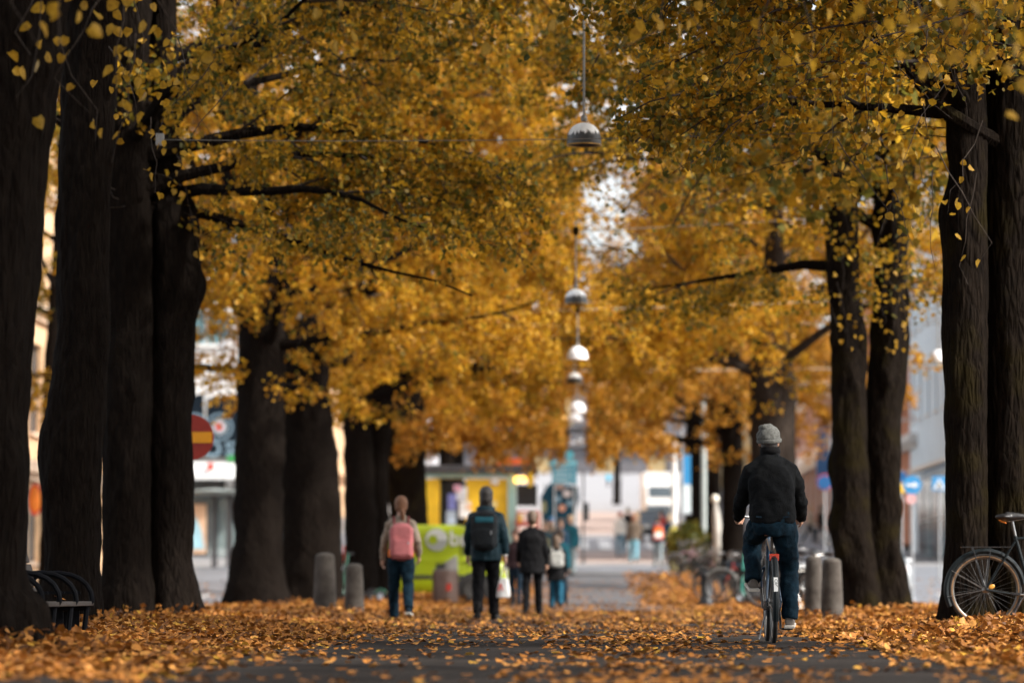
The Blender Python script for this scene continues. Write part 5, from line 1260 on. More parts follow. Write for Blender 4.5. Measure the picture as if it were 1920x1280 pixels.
def backpack(label, J, x, y, rz, m, w=.30, h=.46, t=.17, m_top=None, m_pocket=None, m_bottom=None, dy=-.15, zc=-.02, cat='backpack', straps=True):
    k = J['k']; c = J['chest']; base = V3((0, dy * k - t / 2, c.z - .5 * h + zc * k))
    o = thing('backpack', label, cat, (x, y, G(x, y)), R(rz))
    mb = MB(); mb.box(base, (w * .82, t * .8, h * .86)); mb.box(base + V3((0, .01, 0)), (w, t * .6, h * .74)); mb.ell(base + V3((0, 0, h * .36)), (w * .42, t * .42, h * .16)); mb.ell(base + V3((0, -.01, -h * .35)), (w * .46, t * .5, h * .16))
    b = blob('pack_body', mb, .012, m, o, 6, (.018, .12))
    mb = MB(); mb.box(base + V3((0, -t * .42, -h * .16)), (w * .72, t * .28, h * .42)); blob('front_pocket', mb, .011, m_pocket or m, o, 5, (.012, .08))
    if m_top: mb = MB(); mb.box(base + V3((0, -t * .36, h * .27)), (w * .72, t * .16, h * .14)); blob('top_panel', mb, .011, m_top, o, 4)
    if m_bottom: mb = MB(); mb.box(base + V3((0, -t * .08, -h * .42)), (w * .86, t * .9, h * .12)); blob('base_panel', mb, .011, m_bottom, o, 4)
    mb = MB(); mb.tube([base + V3((-.04, .0, h * .44)), base + V3((-.03, -.01, h * .5)), base + V3((.03, -.01, h * .5)), base + V3((.04, 0, h * .44))], .009, 6); mb.build('grab_handle', m_bottom or m, o, True)
    if straps:
        for s in (-1, 1):
            mb = MB(); f = .155 * k
            mb.tube([base + V3((s * w * .30, t * .3, h * .42)), V3((s * .105 * k, 0, c.z + .075 * k)), V3((s * .115 * k, f * .95, c.z - .08 * k)), V3((s * .15 * k, f * .8, c.z - .26 * k)), base + V3((s * w * .44, t * .35, -h * .38))], .016, 8); mb.build('strap', m_bottom or m, o, True)
    mb = MB(); mb.box(base + V3((w * .28, -t * .52, -h * .05)), (.02, .012, .05)); mb.build('zip_pull', M_steel, o)
    return o
def at(px, d):
    x = P(px, 1100, d).x; return x, d

M_jeans = cloth('denim_blue', (.0022, .008, .014), 14, .35, .3, col2=(.0065, .023, .038)); M_jdark = cloth('denim_dark', (.007, .014, .024), 14, .3, .25, col2=(.014, .028, .042))
M_jlight = cloth('denim_pale', (.16, .28, .36), 14, .3, .2); M_blk = cloth('black_cloth', (.0050, .0050, .0056), 10, .3, .2); M_blk2 = cloth('black_jacket', (.0042, .0048, .0055), 6, .4, .35, .9)
M_blkt = cloth('black_trousers', (.0042, .0042, .005), 10, .3, .2)
M_gry = mat('grey_wool', (.115, .118, .112), .95, .2, 60, .6, 220, spec=.1); M_shoe = cloth('grey_shoe', (.17, .15, .135), 20, .3); M_shoeb = cloth('black_shoe', (.012, .011, .011), 20, .3, rough=.5)
M_sole = mat('pale_sole', (.50, .47, .42), .6, .1, 20); M_hairA = mat('auburn_hair', (.13, .052, .018), .6, .3, 40, .5, 90); M_hairD = mat('dark_hair', (.016, .012, .010), .5, .3, 40, .5, 90); M_hairB = mat('brown_hair', (.075, .045, .025), .5, .3, 40, .5, 90)

# ---- the cyclist, seen from behind, left pedal up
CX, CY = P(1451, 1203, 31.6).x, 31.6
J = {'k': 1.02, 'H': 1.78, 'pelvis': V3((0.005, .20, .985)), 'chest': V3((0, .34, 1.475)), 'neck': V3((-.005, .37, 1.545)), 'head': V3((-.012, .415, 1.672)),
     'hipL': V3((-.095, .20, .965)), 'hipR': V3((.10, .20, .96)), 'kneeL': V3((-.150, .60, .86)), 'ankL': V3((-.150, .40, .535)), 'toeL': V3((-.165, .56, .475)),
     'kneeR': V3((.155, .43, .60)), 'ankR': V3((.150, .345, .225)), 'toeR': V3((.165, .50, .150)),
     'shL': V3((-.160, .34, 1.425)), 'shR': V3((.160, .34, 1.425)), 'elL': V3((-.252, .44, 1.15)), 'elR': V3((.246, .44, 1.155)), 'wrL': V3((-.262, .605, 1.035)), 'wrR': V3((.262, .605, 1.035)),
     'hdL': V3((-.1, .96, -.10)), 'hdR': V3((.1, .96, -.10)), 'upL': V3((1, 0, 0)), 'upR': V3((-1, 0, 0))}
cyc = thing('person', 'cyclist seen from behind in grey beanie, black jacket and blue jeans', 'person', (CX, CY, 0))
body_mesh(cyc, J, .0085, -16, (70, 70))
jacket(cyc, J, M_blk2, 1.07, .0, vox=.010, sleeve=1.0, slim=1.05, disp=.045)
trousers(cyc, J, M_jeans, 1.10, .010, .03)
shoes(cyc, J, M_shoe, M_sole)
hair(cyc, J, M_hairD, 'nape'); hair(cyc, J, M_gry, 'beanie', -16)
q = MB(); q.torus(J['neck'] + V3((0, .0, .045)), .072, .016, 'Z', 28, 8, flat=1.9); q.build('scarf', M_blk, cyc, True)
q = MB()
for s in (-1, 1): q.box((s * .085, .088, 1.035), (.105, .012, .014), Matrix.Rotation(R(s * -6), 3, 'Y'))
q.build('pocket_seam', M_jdark, cyc)

# ---- woman with pink backpack
x, y = at(752, 52.5)
J1 = walk(1.66, (12, -12), (4, 30), (14, -26), (10, 62), 17, 4)
w1 = person('woman with auburn ponytail, beige patterned jacket and pink backpack', J1, x, y, 4)
body_mesh(w1, J1, .010); hair(w1, J1, M_hairA, 'pony')
jacket(w1, J1, cloth('beige_patterned', (.15, .118, .09), 40, .2, .1, col2=(.42, .35, .28)), 1.04, .06)
trousers(w1, J1, M_jeans, 1.16); shoes(w1, J1, M_jdark, M_sole)
q = MB(); p_ = J1['pelvis']; q.loft([(p_.x, p_.y, p_.z - .02, .176, .140), (p_.x, p_.y, p_.z + .04, .178, .142), (p_.x, p_.y, p_.z + .09, .172, .136)], 28, False); q.build('orange_hem', cloth('orange_shirt', (.66, .17, .02), 8), w1, True)
M_pink = cloth('pink_nylon', (.46, .155, .16), 5, .3, .16, .7); M_wine = cloth('wine_nylon', (.16, .045, .045), 5)
backpack('pink backpack with wine red base on the woman at the green van', J1, x, y, R(0) + 4, M_pink, .32, .50, .17, None, None, M_wine)
# ---- man with dark backpack
x, y = at(911, 53.2)
J2 = walk(1.80, (-9, 10), (10, 4), (10, -6), (8, 16), 14, 3, 1.05)
w2 = person('man in dark teal raincoat with black cap, carrying a white bag', J2, x, y, -3)
M_rain = cloth('teal_raincoat', (.008, .022, .030), 5, .3, .2, .55)
body_mesh(w2, J2, .010); hair(w2, J2, M_hairD, 'long'); 
q = MB(); h_ = J2['head']; q.ell(h_ + V3((0, -.015, .05)), (.094, .112, .082), 20, 12); q.ell(h_ + V3((0, .12, .03)), (.07, .07, .012), 16, 6); blob('cap', q, .009, M_blk, w2, 3)
jacket(w2, J2, M_rain, 1.18, -.14, 1.06, sleeve=1.1, cuff=-.03)
trousers(w2, J2, M_blkt, 1.14, hem=.0); shoes(w2, J2, M_shoeb, M_black, True)
q = MB(); c_ = J2['chest']; q.torus((0, -.03, c_.z + .075), .095, .045, 'Z', 24, 8, flat=.9); q.ell((0, -.125, c_.z + .02), (.12, .05, .07), 16, 8); blob('hood', q, .011, M_rain, w2, 4, (.015, .06))
for n in 'LR':
    q = MB(); w_, e_ = J2['wr' + n], J2['el' + n]; d_ = (w_ - e_).normalized(); q.tube([w_ - d_ * .035, w_ - d_ * .005], [.040, .038], 14); q.build('cuff', M_wht if n == 'R' else M_rain, w2, True)
M_bpk = cloth('black_nylon', (.010, .012, .014), 6, .3, .2, .55); M_tealn = cloth('teal_nylon', (.02, .09, .12), 6)
backpack('black backpack with teal top panel on the man in the raincoat', J2, x, y, -3, M_bpk, .36, .56, .20, M_tealn, None, None, -.165, .05)
hw = Matrix.Rotation(R(-3), 3, 'Z') @ (J2['wrR'] + J2['hdR'] * .10) + V3((x, y, G(x, y)))
o = thing('shopping_bag', 'white plastic shopping bag with red mark in the right hand of the man', 'bag', hw); o.scale = (.82, .82, .82)
mb = MB(); mb.loft([(-.05, 0, -.58, .115, .05), (-.05, 0, -.56, .13, .06), (-.045, 0, -.42, .12, .06), (-.03, 0, -.27, .085, .03), (-.03, 0, -.25, .08, .02)], 24); blob('bag_body', mb, .011, mat('white_plastic', (.74, .74, .73), .45, .05, 6), o, 3, (.02, .08))
mb = MB(); mb.tube([(-.09, 0, -.26), (-.05, 0, -.10), (0, 0, 0), (.0, 0, -.10), (.03, 0, -.26)], .009, 6); mb.build('bag_handle', M_wht, o, True)
mb = MB(); mb.prism([(-.13, -.46), (-.11, -.46), (-.085, -.38), (-.06, -.46), (-.04, -.46), (-.075, -.34), (-.095, -.34)], -.072, -.064); mb.build('red_mark', M_red, o)
# ---- woman in black coat, girl with grey backpack and the rest
x, y = at(998, 63.5)
J3 = walk(1.68, (-12, 13), (10, 4), (12, -10), (30, 34), 13, 3)
w3 = person('woman in black coat and black leggings with a brown bun', J3, x, y, -2)
body_mesh(w3, J3, .011); hair(w3, J3, M_hairB, 'bun'); jacket(w3, J3, M_blk, 1.16, -.22, 1.12, name='coat'); trousers(w3, J3, M_blkt, 1.0); shoes(w3, J3, M_shoeb)
x, y = at(1043, 77)
J4 = walk(1.44, (11, -10), (2, 16), (-10, 10), (16, 20), 12, 3)
w4 = person('girl in dark coat and bright blue jeans with grey backpack', J4, x, y, 3)
body_mesh(w4, J4, .011); hair(w4, J4, M_hairB, 'long'); jacket(w4, J4, M_blk, 1.12, -.25, 1.15, name='coat'); trousers(w4, J4, cloth('denim_bright', (.012, .065, .105), 14), 1.02); shoes(w4, J4, M_shoeb)
backpack('small grey backpack worn by the girl in the dark coat', J4, x, y, 3, cloth('grey_nylon', (.28, .28, .26), 6), .28, .32, .13)
def passer(label, px, d, H, top, bottom, hr, style='short', hem=.0, rz=0, kind='jacket', hip=(10, -10), group=None, shoe=None, flare=1.0, arm=(-8, 8), elbow=(15, 15)):
    x, y = at(px, d); Jx = walk(H, hip, (4, 14), arm, elbow, 10, 2)
    w = person(label, Jx, x, y, rz, group=group)
    body_mesh(w, Jx, .016); hair(w, Jx, hr, style, vox=.014); jacket(w, Jx, top, 1.1, hem, flare, vox=.018, name=kind); trousers(w, Jx, bottom, 1.0, .017); shoes(w, Jx, shoe or M_shoeb)
    return w, Jx, x, y
M_nav = cloth('navy_cloth', (.012, .032, .055), 6); M_tealc = cloth('teal_cloth', (.012, .075, .10), 6); M_whc = cloth('off_white_cloth', (.80, .78, .73), 6); M_brn = cloth('brown_cloth', (.10, .075, .055), 6); M_grc = cloth('grey_cloth', (.20, .20, .21), 6); M_grt = cloth('grey_green_trousers', (.20, .24, .25), 8); M_bei = cloth('beige_cloth', (.36, .29, .22), 8)
passer('person in teal jacket walking just behind the girl with the grey backpack', 1051, 88, 1.66, M_tealc, M_jdark, M_hairB, 'short', -.1, rz=5)
passer('partly hidden person in dark clothes between the man and the black coat', 967, 84, 1.64, cloth('wine_dark_cloth', (.035, .02, .022), 6), M_jdark, mat('reddish_hair', (.09, .035, .02), .6, .2, 40), 'short', -.05, rz=170)
passer('navy jacketed man in the crowd before the poster board', 1052, 119, 1.86, M_nav, M_grt, M_hairB, 'short', -.08, rz=175, group=None)
passer('tall man in teal navy coat at the back of the crowd', 1071, 124, 1.90, M_tealc, M_grt, mat('fair_hair', (.42, .30, .18), .5, .2, 40), 'short', -.12, rz=160)
passer('person in dark coat at the left side of the crowd with an olive bag', 1022, 118, 1.80, cloth('dark_teal_cloth', (.012, .028, .036), 6), M_bei, M_hairB, 'short', -.1, rz=190)
passer('person with blue hat behind the left side of the crowd', 1034, 127, 1.80, M_brn, M_grt, mat('blue_hat', (.03, .12, .26), .7, .1, 20), 'beanie', -.05, rz=180)
o = thing('satchel', 'olive satchel hanging on the person at the left of the crowd', 'bag', (*at(1021, 117.6), prof(118) + .95))
mb = MB(); mb.box((0, -.1, .1), (.26, .1, .5)); blob('satchel_body', mb, .02, cloth('olive_canvas', (.20, .17, .08), 8), o, 4); mb = MB(); mb.tube([(-.1, -.1, .34), (-.12, -.12, .6), (.1, .1, .8)], .014, 6); mb.build('strap', M_brn, o)
passer('person in white jacket and pale jeans walking away up the street', 1163, 149, 1.72, M_whc, M_jlight, mat('red_cap', (.40, .10, .06), .7, .1, 20), 'beanie', -.05)
passer('person in brown jacket and light blue jeans right of the white jacket', 1188, 141, 1.74, M_brn, cloth('denim_sky', (.16, .36, .44), 14), mat('red_brown_hair', (.16, .06, .03), .5, .2, 40), 'long', -.12)
w, Jx, x, y = passer('person in navy jacket wearing the orange backpack', 1234, 136, 1.72, M_nav, M_grt, M_hairD, 'short', -.1)
backpack('orange and white backpack on the navy jacket far right of the street', Jx, x, y, 0, cloth('orange_nylon', (.70, .14, .03), 6), .34, .46, .17, None, M_whc, M_rd)
passer('dark coated person standing behind the brown and white jackets', 1178, 165, 1.74, M_blk, M_jdark, mat('ash_hair', (.30, .25, .17), .5, .2, 40), 'short', -.2, rz=20)
passer('person in pale top and dark skirt beside the parked grey car', 1256, 142, 1.70, M_nav, M_jdark, mat('fair_hair', (.42, .30, .18), .5, .2, 40), 'long', -.15, rz=-20)
passer('person in red top next to the dark car on the right', 1241, 158, 1.70, cloth('red_cloth', (.45, .07, .05), 6), M_jdark, M_hairD, 'short', .0, rz=150)
passer('tiny person in bright turquoise far up the street', 1141, 470, 1.75, cloth('turquoise_cloth', (.01, .42, .62), 6), M_jdark, M_hairD, 'short', -.1)
x, y = at(1515, 178)
passer('walking person in beige jacket, left of the couple on the right street', 1520, 178, 1.74, M_bei, M_jdark, mat('blond_hair', (.46, .28, .14), .5, .2, 40), 'short', .0, rz=-82, hip=(26, -24), arm=(-18, 18), shoe=M_sole)
passer('walking person in dark coat, right of the couple on the right street', 1539, 179.2, 1.70, M_blk2, M_jeans, M_hairD, 'short', -.2, rz=-80, hip=(-24, 24), arm=(18, -18), shoe=M_sole, kind='coat')
# ================================================================== BICYCLES
M_tyre = mat('tyre_rubber', (.014, .013, .012), .75, .2, 30); M_tan = mat('tan_sidewall', (.20, .115, .055), .7, .15, 20); M_rim = mat('rim_alloy', (.17, .165, .155), .35, .06, metal=.7); M_spoke = mat('spoke_steel', (.18, .18, .18), .35, .05, metal=.8)
M_sadl = mat('saddle_black', (.012, .012, .013), .4, .15, 12); M_lite = mat('reflector_red', (.62, .045, .015), .25, .08, 60, coat=.5); M_chr = mat('chrome', (.26, .26, .26), .3, .04, metal=.9)
def wheel(o, c, r, tan=False, tw=.02, spin=0.0, rim=None):
    w = bpy.data.objects.new('wheel', None); COL.objects.link(w); w.parent = o; w.location = c
    mb = MB(); mb.torus((0, 0, 0), r - tw, tw, 'X', 56, 10); mb.build('tyre', M_tyre, w, True)
    if tan:
        mb = MB()
        for s in (-1, 1): mb.torus((s * tw * .62, 0, 0), r - tw * 1.55, tw * .42, 'X', 56, 6)
        mb.build('sidewall', M_tan, w, True)
    mb = MB(); mb.torus((0, 0, 0), r - tw * 2.15, tw * .52, 'X', 56, 8, flat=1.3); mb.build('rim', rim or M_rim, w, True)
    mb = MB(); mb.tube([(-.05, 0, 0), (-.035, 0, 0), (-.03, 0, 0), (.03, 0, 0), (.035, 0, 0), (.05, 0, 0)], [.008, .03, .018, .018, .03, .008], 14); mb.build('hub', M_chr, w, True)
    mb = MB(); n = 32
    for k in range(n):
        a = 2 * PI * k / n + spin; s = 1 if k % 2 else -1; b = a + (.45 if (k // 2) % 2 else -.45)
        mb.tube([(s * .033, .028 * math.cos(b), .028 * math.sin(b)), (0, (r - tw * 2.2) * math.cos(a), (r - tw * 2.2) * math.sin(a))], .0013, 3, False)
    tag(mb.build('spokes', M_spoke, w), kind='stuff')
    return w
def bike(name, label, loc, rz, m_frame, style='diamond', lean=0.0, tan=False, mud=None, basket=False, r=.345, steer=0.0, crank=90, group=None, saddle_z=.93, rack=True, rim=None, grips=None, chaincase=True):
    o = thing(name, label, 'bicycle', loc, rz, group, ry=lean)
    hubR, hubF, bb = V3((0, 0, r)), V3((0, 1.07, r)), V3((0, .44, .285)); st = V3((0, .285, saddle_z - .17)); ht, hb = V3((0, .865, .90)), V3((0, .915, .64))
    mb = MB(); mb.tube([bb, st], .0165, 12); mb.tube([ht, hb], .019, 12)
    if style == 'diamond': mb.tube([st - V3((0, .01, .03)), ht - V3((0, -.008, .03))], .0155, 12); mb.tube([bb, hb + V3((0, -.005, .03))], .0175, 12)
    else: mb.tube([bb + V3((0, -.05, .18)), V3((0, .56, .50)), V3((0, .75, .66)), hb + V3((0, -.02, .16))], .0165, 12); mb.tube([bb, V3((0, .62, .36)), hb + V3((0, -.005, .03))], .0185, 12)
    for s in (-1, 1):
        mb.tube([bb + V3((s * .03, 0, 0)), V3((s * .062, .22, .31)), hubR + V3((s * .062, 0, 0))], .0095, 8); mb.tube([st - V3((-s * .018, 0, .05)), hubR + V3((s * .06, 0, 0))], .0085, 8)
    mb.build('frame', m_frame, o, True)
    mb = MB()
    for s in (-1, 1): mb.tube([hb + V3((s * .02, .004, .0)), V3((s * .05, .955, .56)), V3((s * .052, 1.0, .50)), hubF + V3((s * .052, 0, 0))], [.012, .012, .011, .008], 8)
    mb.tube([hb + V3((-.05, .012, -.02)), hb + V3((.05, .012, -.02))], .014, 8); mb.build('fork', m_frame, o, True)
    wheel(o, hubR, r, tan, spin=.1, rim=rim); wheel(o, hubF, r, tan, spin=.5, rim=rim)
    if mud is not None:
        for c, a0, a1 in ((hubR, R(8), R(205)), (hubF, R(35), R(200))):
            mb = MB(); mb.torus((0, 0, 0), r + .018, .027, 'X', 28, 8, a0, a1); m_ = mb.build('mudguard', mud, o, True); m_.location = c; m_.scale = (1, 1, 1)
            q = MB()
            for s in (-1, 1):
                for a in (R(150), R(190)): q.tube([(s * .052, 0, 0), (s * .026, (r + .018) * math.cos(a), (r + .018) * math.sin(a))], .003, 5, False)
            q.build('stay', M_chr, m_)
    mb = MB(); mb.tube([st - V3((0, -.02, .08)), st + V3((0, -.028, .15))], .0125, 10); mb.tube([st + V3((0, -.03, .15)), st + V3((0, -.02, .165))], .02, 8); mb.build('seat_post', M_chr, o, True)
    sc = st + V3((0, -.035, .18)); mb = MB(); mb.ell(sc + V3((0, -.07, 0)), (.085, .085, .03), 16, 8); mb.tube([sc + V3((0, -.05, .0)), sc + V3((0, .07, .003)), sc + V3((0, .17, -.004))], [.05, .034, .02], 12); s_ = blob('saddle', mb, .008, M_sadl, o, 4)
    mb = MB()
    for s in (-1, 1): mb.tube([sc + V3((s * .03, -.10, -.02)), sc + V3((s * .022, -.02, -.045)), sc + V3((s * .015, .13, -.02))], .0035, 6)
    mb.build('saddle_rail', M_chr, s_)
    top = ht + V3((0, -.03, .12)); mb = MB(); mb.tube([ht, top], .013, 10); mb.tube([top, top + V3((0, .04, .01))], .014, 8)
    b0 = top + V3((0, .04, .012)); mb.tube([b0 + V3((-.29, -.24, .02)), b0 + V3((-.275, -.12, .025)), b0 + V3((-.17, -.01, .02)), b0, b0 + V3((.17, -.01, .02)), b0 + V3((.275, -.12, .025)), b0 + V3((.29, -.24, .02))], .0115, 10); h_ = mb.build('handlebar', M_chr, o, True)
    for s in (-1, 1):
        mb = MB(); mb.tube([b0 + V3((s * .277, -.125, .025)), b0 + V3((s * .292, -.255, .02))], .0165, 10); mb.build('grip', grips or M_sadl, h_, True)
        mb = MB(); mb.tube([b0 + V3((s * .26, -.07, .02)), b0 + V3((s * .268, -.02, -.02)), b0 + V3((s * .275, -.14, -.02))], .005, 6); mb.build('brake_lever', M_chr, h_)
    mb = MB(); a = R(crank); cd = V3((0, math.cos(a), math.sin(a))) * .17
    mb.tube([bb + V3((-.06, 0, 0)), bb + V3((.06, 0, 0))], .018, 12); mb.tube([bb + V3((-.07, 0, 0)), bb + V3((-.08, 0, 0)) + cd], .010, 8); mb.tube([bb + V3((.07, 0, 0)), bb + V3((.08, 0, 0)) - cd], .010, 8)
    mb.torus(bb + V3((.05, 0, 0)), .085, .006, 'X', 32, 6); mb.torus(bb + V3((.05, 0, 0)), .04, .005, 'X', 20, 6); mb.build('crank', M_chr, o, True)
    for s, q in ((-1, cd), (1, -cd)):
        mb = MB(); c = bb + V3((s * .135, 0, 0)) + q; mb.box(c + V3((0, .03, 0)), (.085, .016, .018)); mb.box(c - V3((0, .03, 0)), (.085, .016, .018)); mb.tube([c - V3((s * .055, 0, 0)), c + V3((s * .04, 0, 0))], .006, 6); mb.box(c + V3((s * .04, 0, 0)), (.008, .07, .02)); mb.build('pedal', M_black, o)
    if chaincase: mb = MB(); mb.prism([(.02, r - .05), (.02, r + .05), (.40, .385), (.50, .36), (.53, .285), (.50, .20), (.40, .185)], .046, .064, 'X'); mb.build('chain_guard', m_frame, o, bevel=.004)
    if rack:
        mb = MB(); z = r * 2 + .055
        for s in (-1, 0, 1): mb.tube([(s * .055, -.22, z), (s * .055, .24, z)], .005, 6)
        for y in (-.22, 0, .22): mb.tube([(-.055, y, z), (.055, y, z)], .005, 6)
        for s in (-1, 1): mb.tube([(s * .055, -.12, z), (s * .065, 0, r)], .005, 6); mb.tube([(s * .055, .05, z), (s * .065, 0, r)], .005, 6)
        mb.build('rack', M_black, o, True)
    if basket:
        mb = MB(); c = V3((0, 1.02, .86))
        for k in range(5):
            z = -.02 + k * .06; w_, l_ = .16 + k * .008, .11 + k * .006
            mb.tube([c + V3((-w_, -l_, z)), c + V3((w_, -l_, z)), c + V3((w_, l_, z)), c + V3((-w_, l_, z)), c + V3((-w_, -l_, z))], .005, 4)
        for k in range(9):
            for s in (-1, 1): x = -.16 + k * .04; mb.tube([c + V3((x, s * .11, -.02)), c + V3((x * 1.2, s * .134, .22))], .003, 4)
        mb.build('basket', M_black, o)
    mb = MB(); mb.tube([(-.045, .36, .27), (-.11, .24, .03)], .007, 6); mb.build('kickstand', M_chr, o)
    return o
M_bdark = mat('bike_dark_green_black', (.007, .011, .013), .5, .1, 10, spec=.2); M_bblue = mat('bike_dark_blue', (.015, .04, .075), .3, .1, 10, coat=.4); M_bgrey = mat('bike_grey', (.06, .07, .075), .35, .1, 10, coat=.3); M_bred = mat('bike_red', (.36, .03, .022), .35, .1, 10, coat=.3); M_bpink = mat('bike_pink', (.40, .26, .29), .4, .08, 10); M_bwhite = mat('bike_white', (.40, .42, .43), .35, .06, 10); M_bgreen = mat('bike_dark_green', (.02, .08, .06), .35, .1, 10)
# ridden bicycle
rb = bike('bicycle', 'dark blue bicycle under the cyclist with a square red rear reflector', (CX, CY, 0.0), 0, M_bblue, 'diamond', mud=M_bdark, crank=93, saddle_z=.93, rack=False)
mb = MB(); mb.box((0, -.112, .705), (.078, .03, .054)); rl = mb.build('rear_light', M_lite, rb, bevel=.005); mb = MB(); mb.box((0, -.129, .705), (.026, .006, .022)); mb.build('lens', mat('dark_red_lens', (.2, .01, .008), .2, .1), rl)
mb = MB(); mb.box((0, -.085, .705), (.02, .03, .03)); mb.tube([(0, -.07, .70), (0, .06, .73), (0, .24, .74)], .008, 6); mb.build('light_bracket', M_black, rb)
mb = MB()                                  # white plate on the mudguard with dark letters running down
def onguard(a, off): rr = .345 + .018 + .027 + off; return V3((0, rr * math.cos(a), .345 + rr * math.sin(a)))
aa = [R(150 + k * 6) for k in range(4)]
vs = []
for a in aa: c = onguard(a, .001); vs += [c + V3((-.017, 0, 0)), c + V3((.017, 0, 0))]
mb.add(vs, [(2 * k, 2 * k + 1, 2 * k + 3, 2 * k + 2) for k in range(3)]); pl = mb.build('mudguard_plate', M_wht, rb)
c = onguard(R(159), .004); lettering('lettering', 'CRES', .036, M_black, rb, c, (R(90) - R(-21), R(90), 0), .0006)
mb = MB(); mb.box((0, -.062, .62), (.03, .012, .05)); mb.build('blue_sticker', M_sblue, rb)
# parked bicycle at the right edge: rear wheel to the left, leaning on the trunk
px0 = P(1847, 1092, 36.2)
pb = bike('bicycle', 'dark parked bicycle with tan tyres leaning on the massive right trunk', (px0.x, 36.2, G(px0.x, 36.2) - .0), R(-90), M_bdark, 'diamond', lean=R(0), tan=True, mud=M_bdark, crank=-8, saddle_z=1.02, rack=True, chaincase=False)
mb = MB(); mb.ell((.05, .055, .375), (.006, .032, .022), 12, 8, Matrix.Rotation(R(20), 3, 'X')); mb.build('spoke_reflector', mat('amber_reflector', (.62, .30, .05), .3, .08), pb, True)
mb = MB(); mb.tube([(.02, .13, 1.0), (.03, .2, .97)], .006, 6); mb.build('orange_tag', M_or, pb)
# rows of parked bicycles on the right
rowg = 'bicycles parked along the right row of trees'
def parked(label, px, d, rz, m, **kw):
    x, y = at(px, d); return bike('bicycle', label, (x, y, G(x, y)), R(rz), m, group=rowg, **kw)
M_pmud = mat('pale_mudguard', (.16, .16, .15), .4, .1, 8)
parked('dark parked bicycle with pale front mudguard right behind the black bollard', 1446, 80, 78, M_bdark, mud=M_pmud, lean=R(6))
parked('red parked bicycle with silver mudguard behind the black bollard', 1440, 92, 74, M_bred, mud=M_pmud, lean=R(6), style='step')
parked('red and blue parked bicycle beside the left leg of the cyclist', 1480, 86, 70, M_bred, mud=M_bdark, lean=R(-5))
parked('dark parked bicycle with a basket near the left foot of the cyclist', 1500, 79, 66, M_bgrey, mud=M_bdark, lean=R(5), basket=True)
parked('grey parked bicycle with big pale front wheel under the bush', 1326, 120, 74, M_bgrey, mud=M_pmud, lean=R(6), rim=M_bwhite)
parked('pale pink parked bicycle at the thin trunk', 1350, 122, 72, M_bpink, mud=M_bpink, lean=R(-5), style='step')
parked('dark parked bicycle between the grey and the pink ones', 1338, 123, 80, M_bdark, mud=M_bdark, lean=R(4), basket=True)
for i_, (px_, d_, rz_, m_, l_) in enumerate([(1418, 84, 76, M_bdark, 'dark parked bicycle second from the black bollard'), (1428, 95, 72, M_bblue, 'dark blue parked bicycle behind the red one'), (1366, 108, 78, M_bdark, 'dark parked bicycle nearest the white pole'), (1330, 124, 74, M_bblue, 'dark blue parked bicycle deep in the row by the bush'), (1386, 109, 70, M_bdark, 'dark parked bicycle against the straight trunk')]):
    parked(l_, px_, d_, rz_, m_, mud=M_bdark, lean=R(5 if i_ % 2 else -5))
parked('white parked bicycle half hidden behind the left stone bollard', 1500, 63, -62, M_bwhite, mud=M_bwhite, lean=R(6), style='step')
parked('dark parked bicycle with black saddle above the left stone bollard', 1532, 66, 58, M_bdark, mud=M_bdark, lean=R(-5), basket=True)
parked('dark parked bicycle leaning behind the gnarled twin trunk', 1572, 68, 60, M_bdark, mud=M_bdark, lean=R(6))
# ================================================================== E-SCOOTERS
def scooter(label, px, d, rz, m, lean=0):
    x, y = at(px, d); o = thing('electric_scooter', label, 'scooter', (x, y, G(x, y)), R(rz), ry=R(lean))
    mb = MB(); mb.box((0, .45, .15), (.15, .72, .05)); mb.build('deck', M_black, o, bevel=.015)
    mb = MB(); mb.tube([(0, .88, .16), (0, .93, .28)], .035, 10); mb.tube([(0, .92, .26), (0, .84, 1.06)], .030, 14); mb.build('stem', m, o, True)
    mb = MB(); mb.tube([(-.26, .82, 1.10), (-.1, .86, 1.08), (.1, .86, 1.08), (.26, .82, 1.10)], .014, 8); h = mb.build('handlebar', M_black, o, True)
    for s in (-1, 1): mb = MB(); mb.tube([(s * .16, .845, 1.088), (s * .28, .815, 1.103)], .019, 8); mb.build('grip', M_sadl, h, True)
    for yy in (0.04, .96):
        w = bpy.data.objects.new('wheel', None); COL.objects.link(w); w.parent = o; w.location = (0, yy, .12)
        mb = MB(); mb.torus((0, 0, 0), .09, .03, 'X', 28, 8); mb.build('tyre', M_tyre, w, True); mb = MB(); mb.tube([(-.03, 0, 0), (.03, 0, 0)], .065, 20); mb.build('rim', M_steel, w, True)
    mb = MB(); mb.torus((0, 0, 0), .14, .03, 'X', 12, 6, R(20), R(150)); q = mb.build('mudguard', m, o, True); q.location = (0, .04, .12)
    mb = MB(); mb.tube([(-.05, .4, .14), (-.14, .38, .01)], .01, 6); mb.build('kickstand', M_black, o)
    return o
scooter('dark electric scooter with green stem leaning by the forked trunk', 716, 84, 74, mat('scooter_green', (.02, .085, .055), .4, .08), 8)
scooter('teal stemmed electric scooter standing at the left foot of the cyclist', 1474, 80, 96, mat('scooter_teal', (.003, .17, .13), .4, .06), 12)
scooter('second dark electric scooter in the shade of the forked trunk', 702, 85.5, 84, M_black, 6)
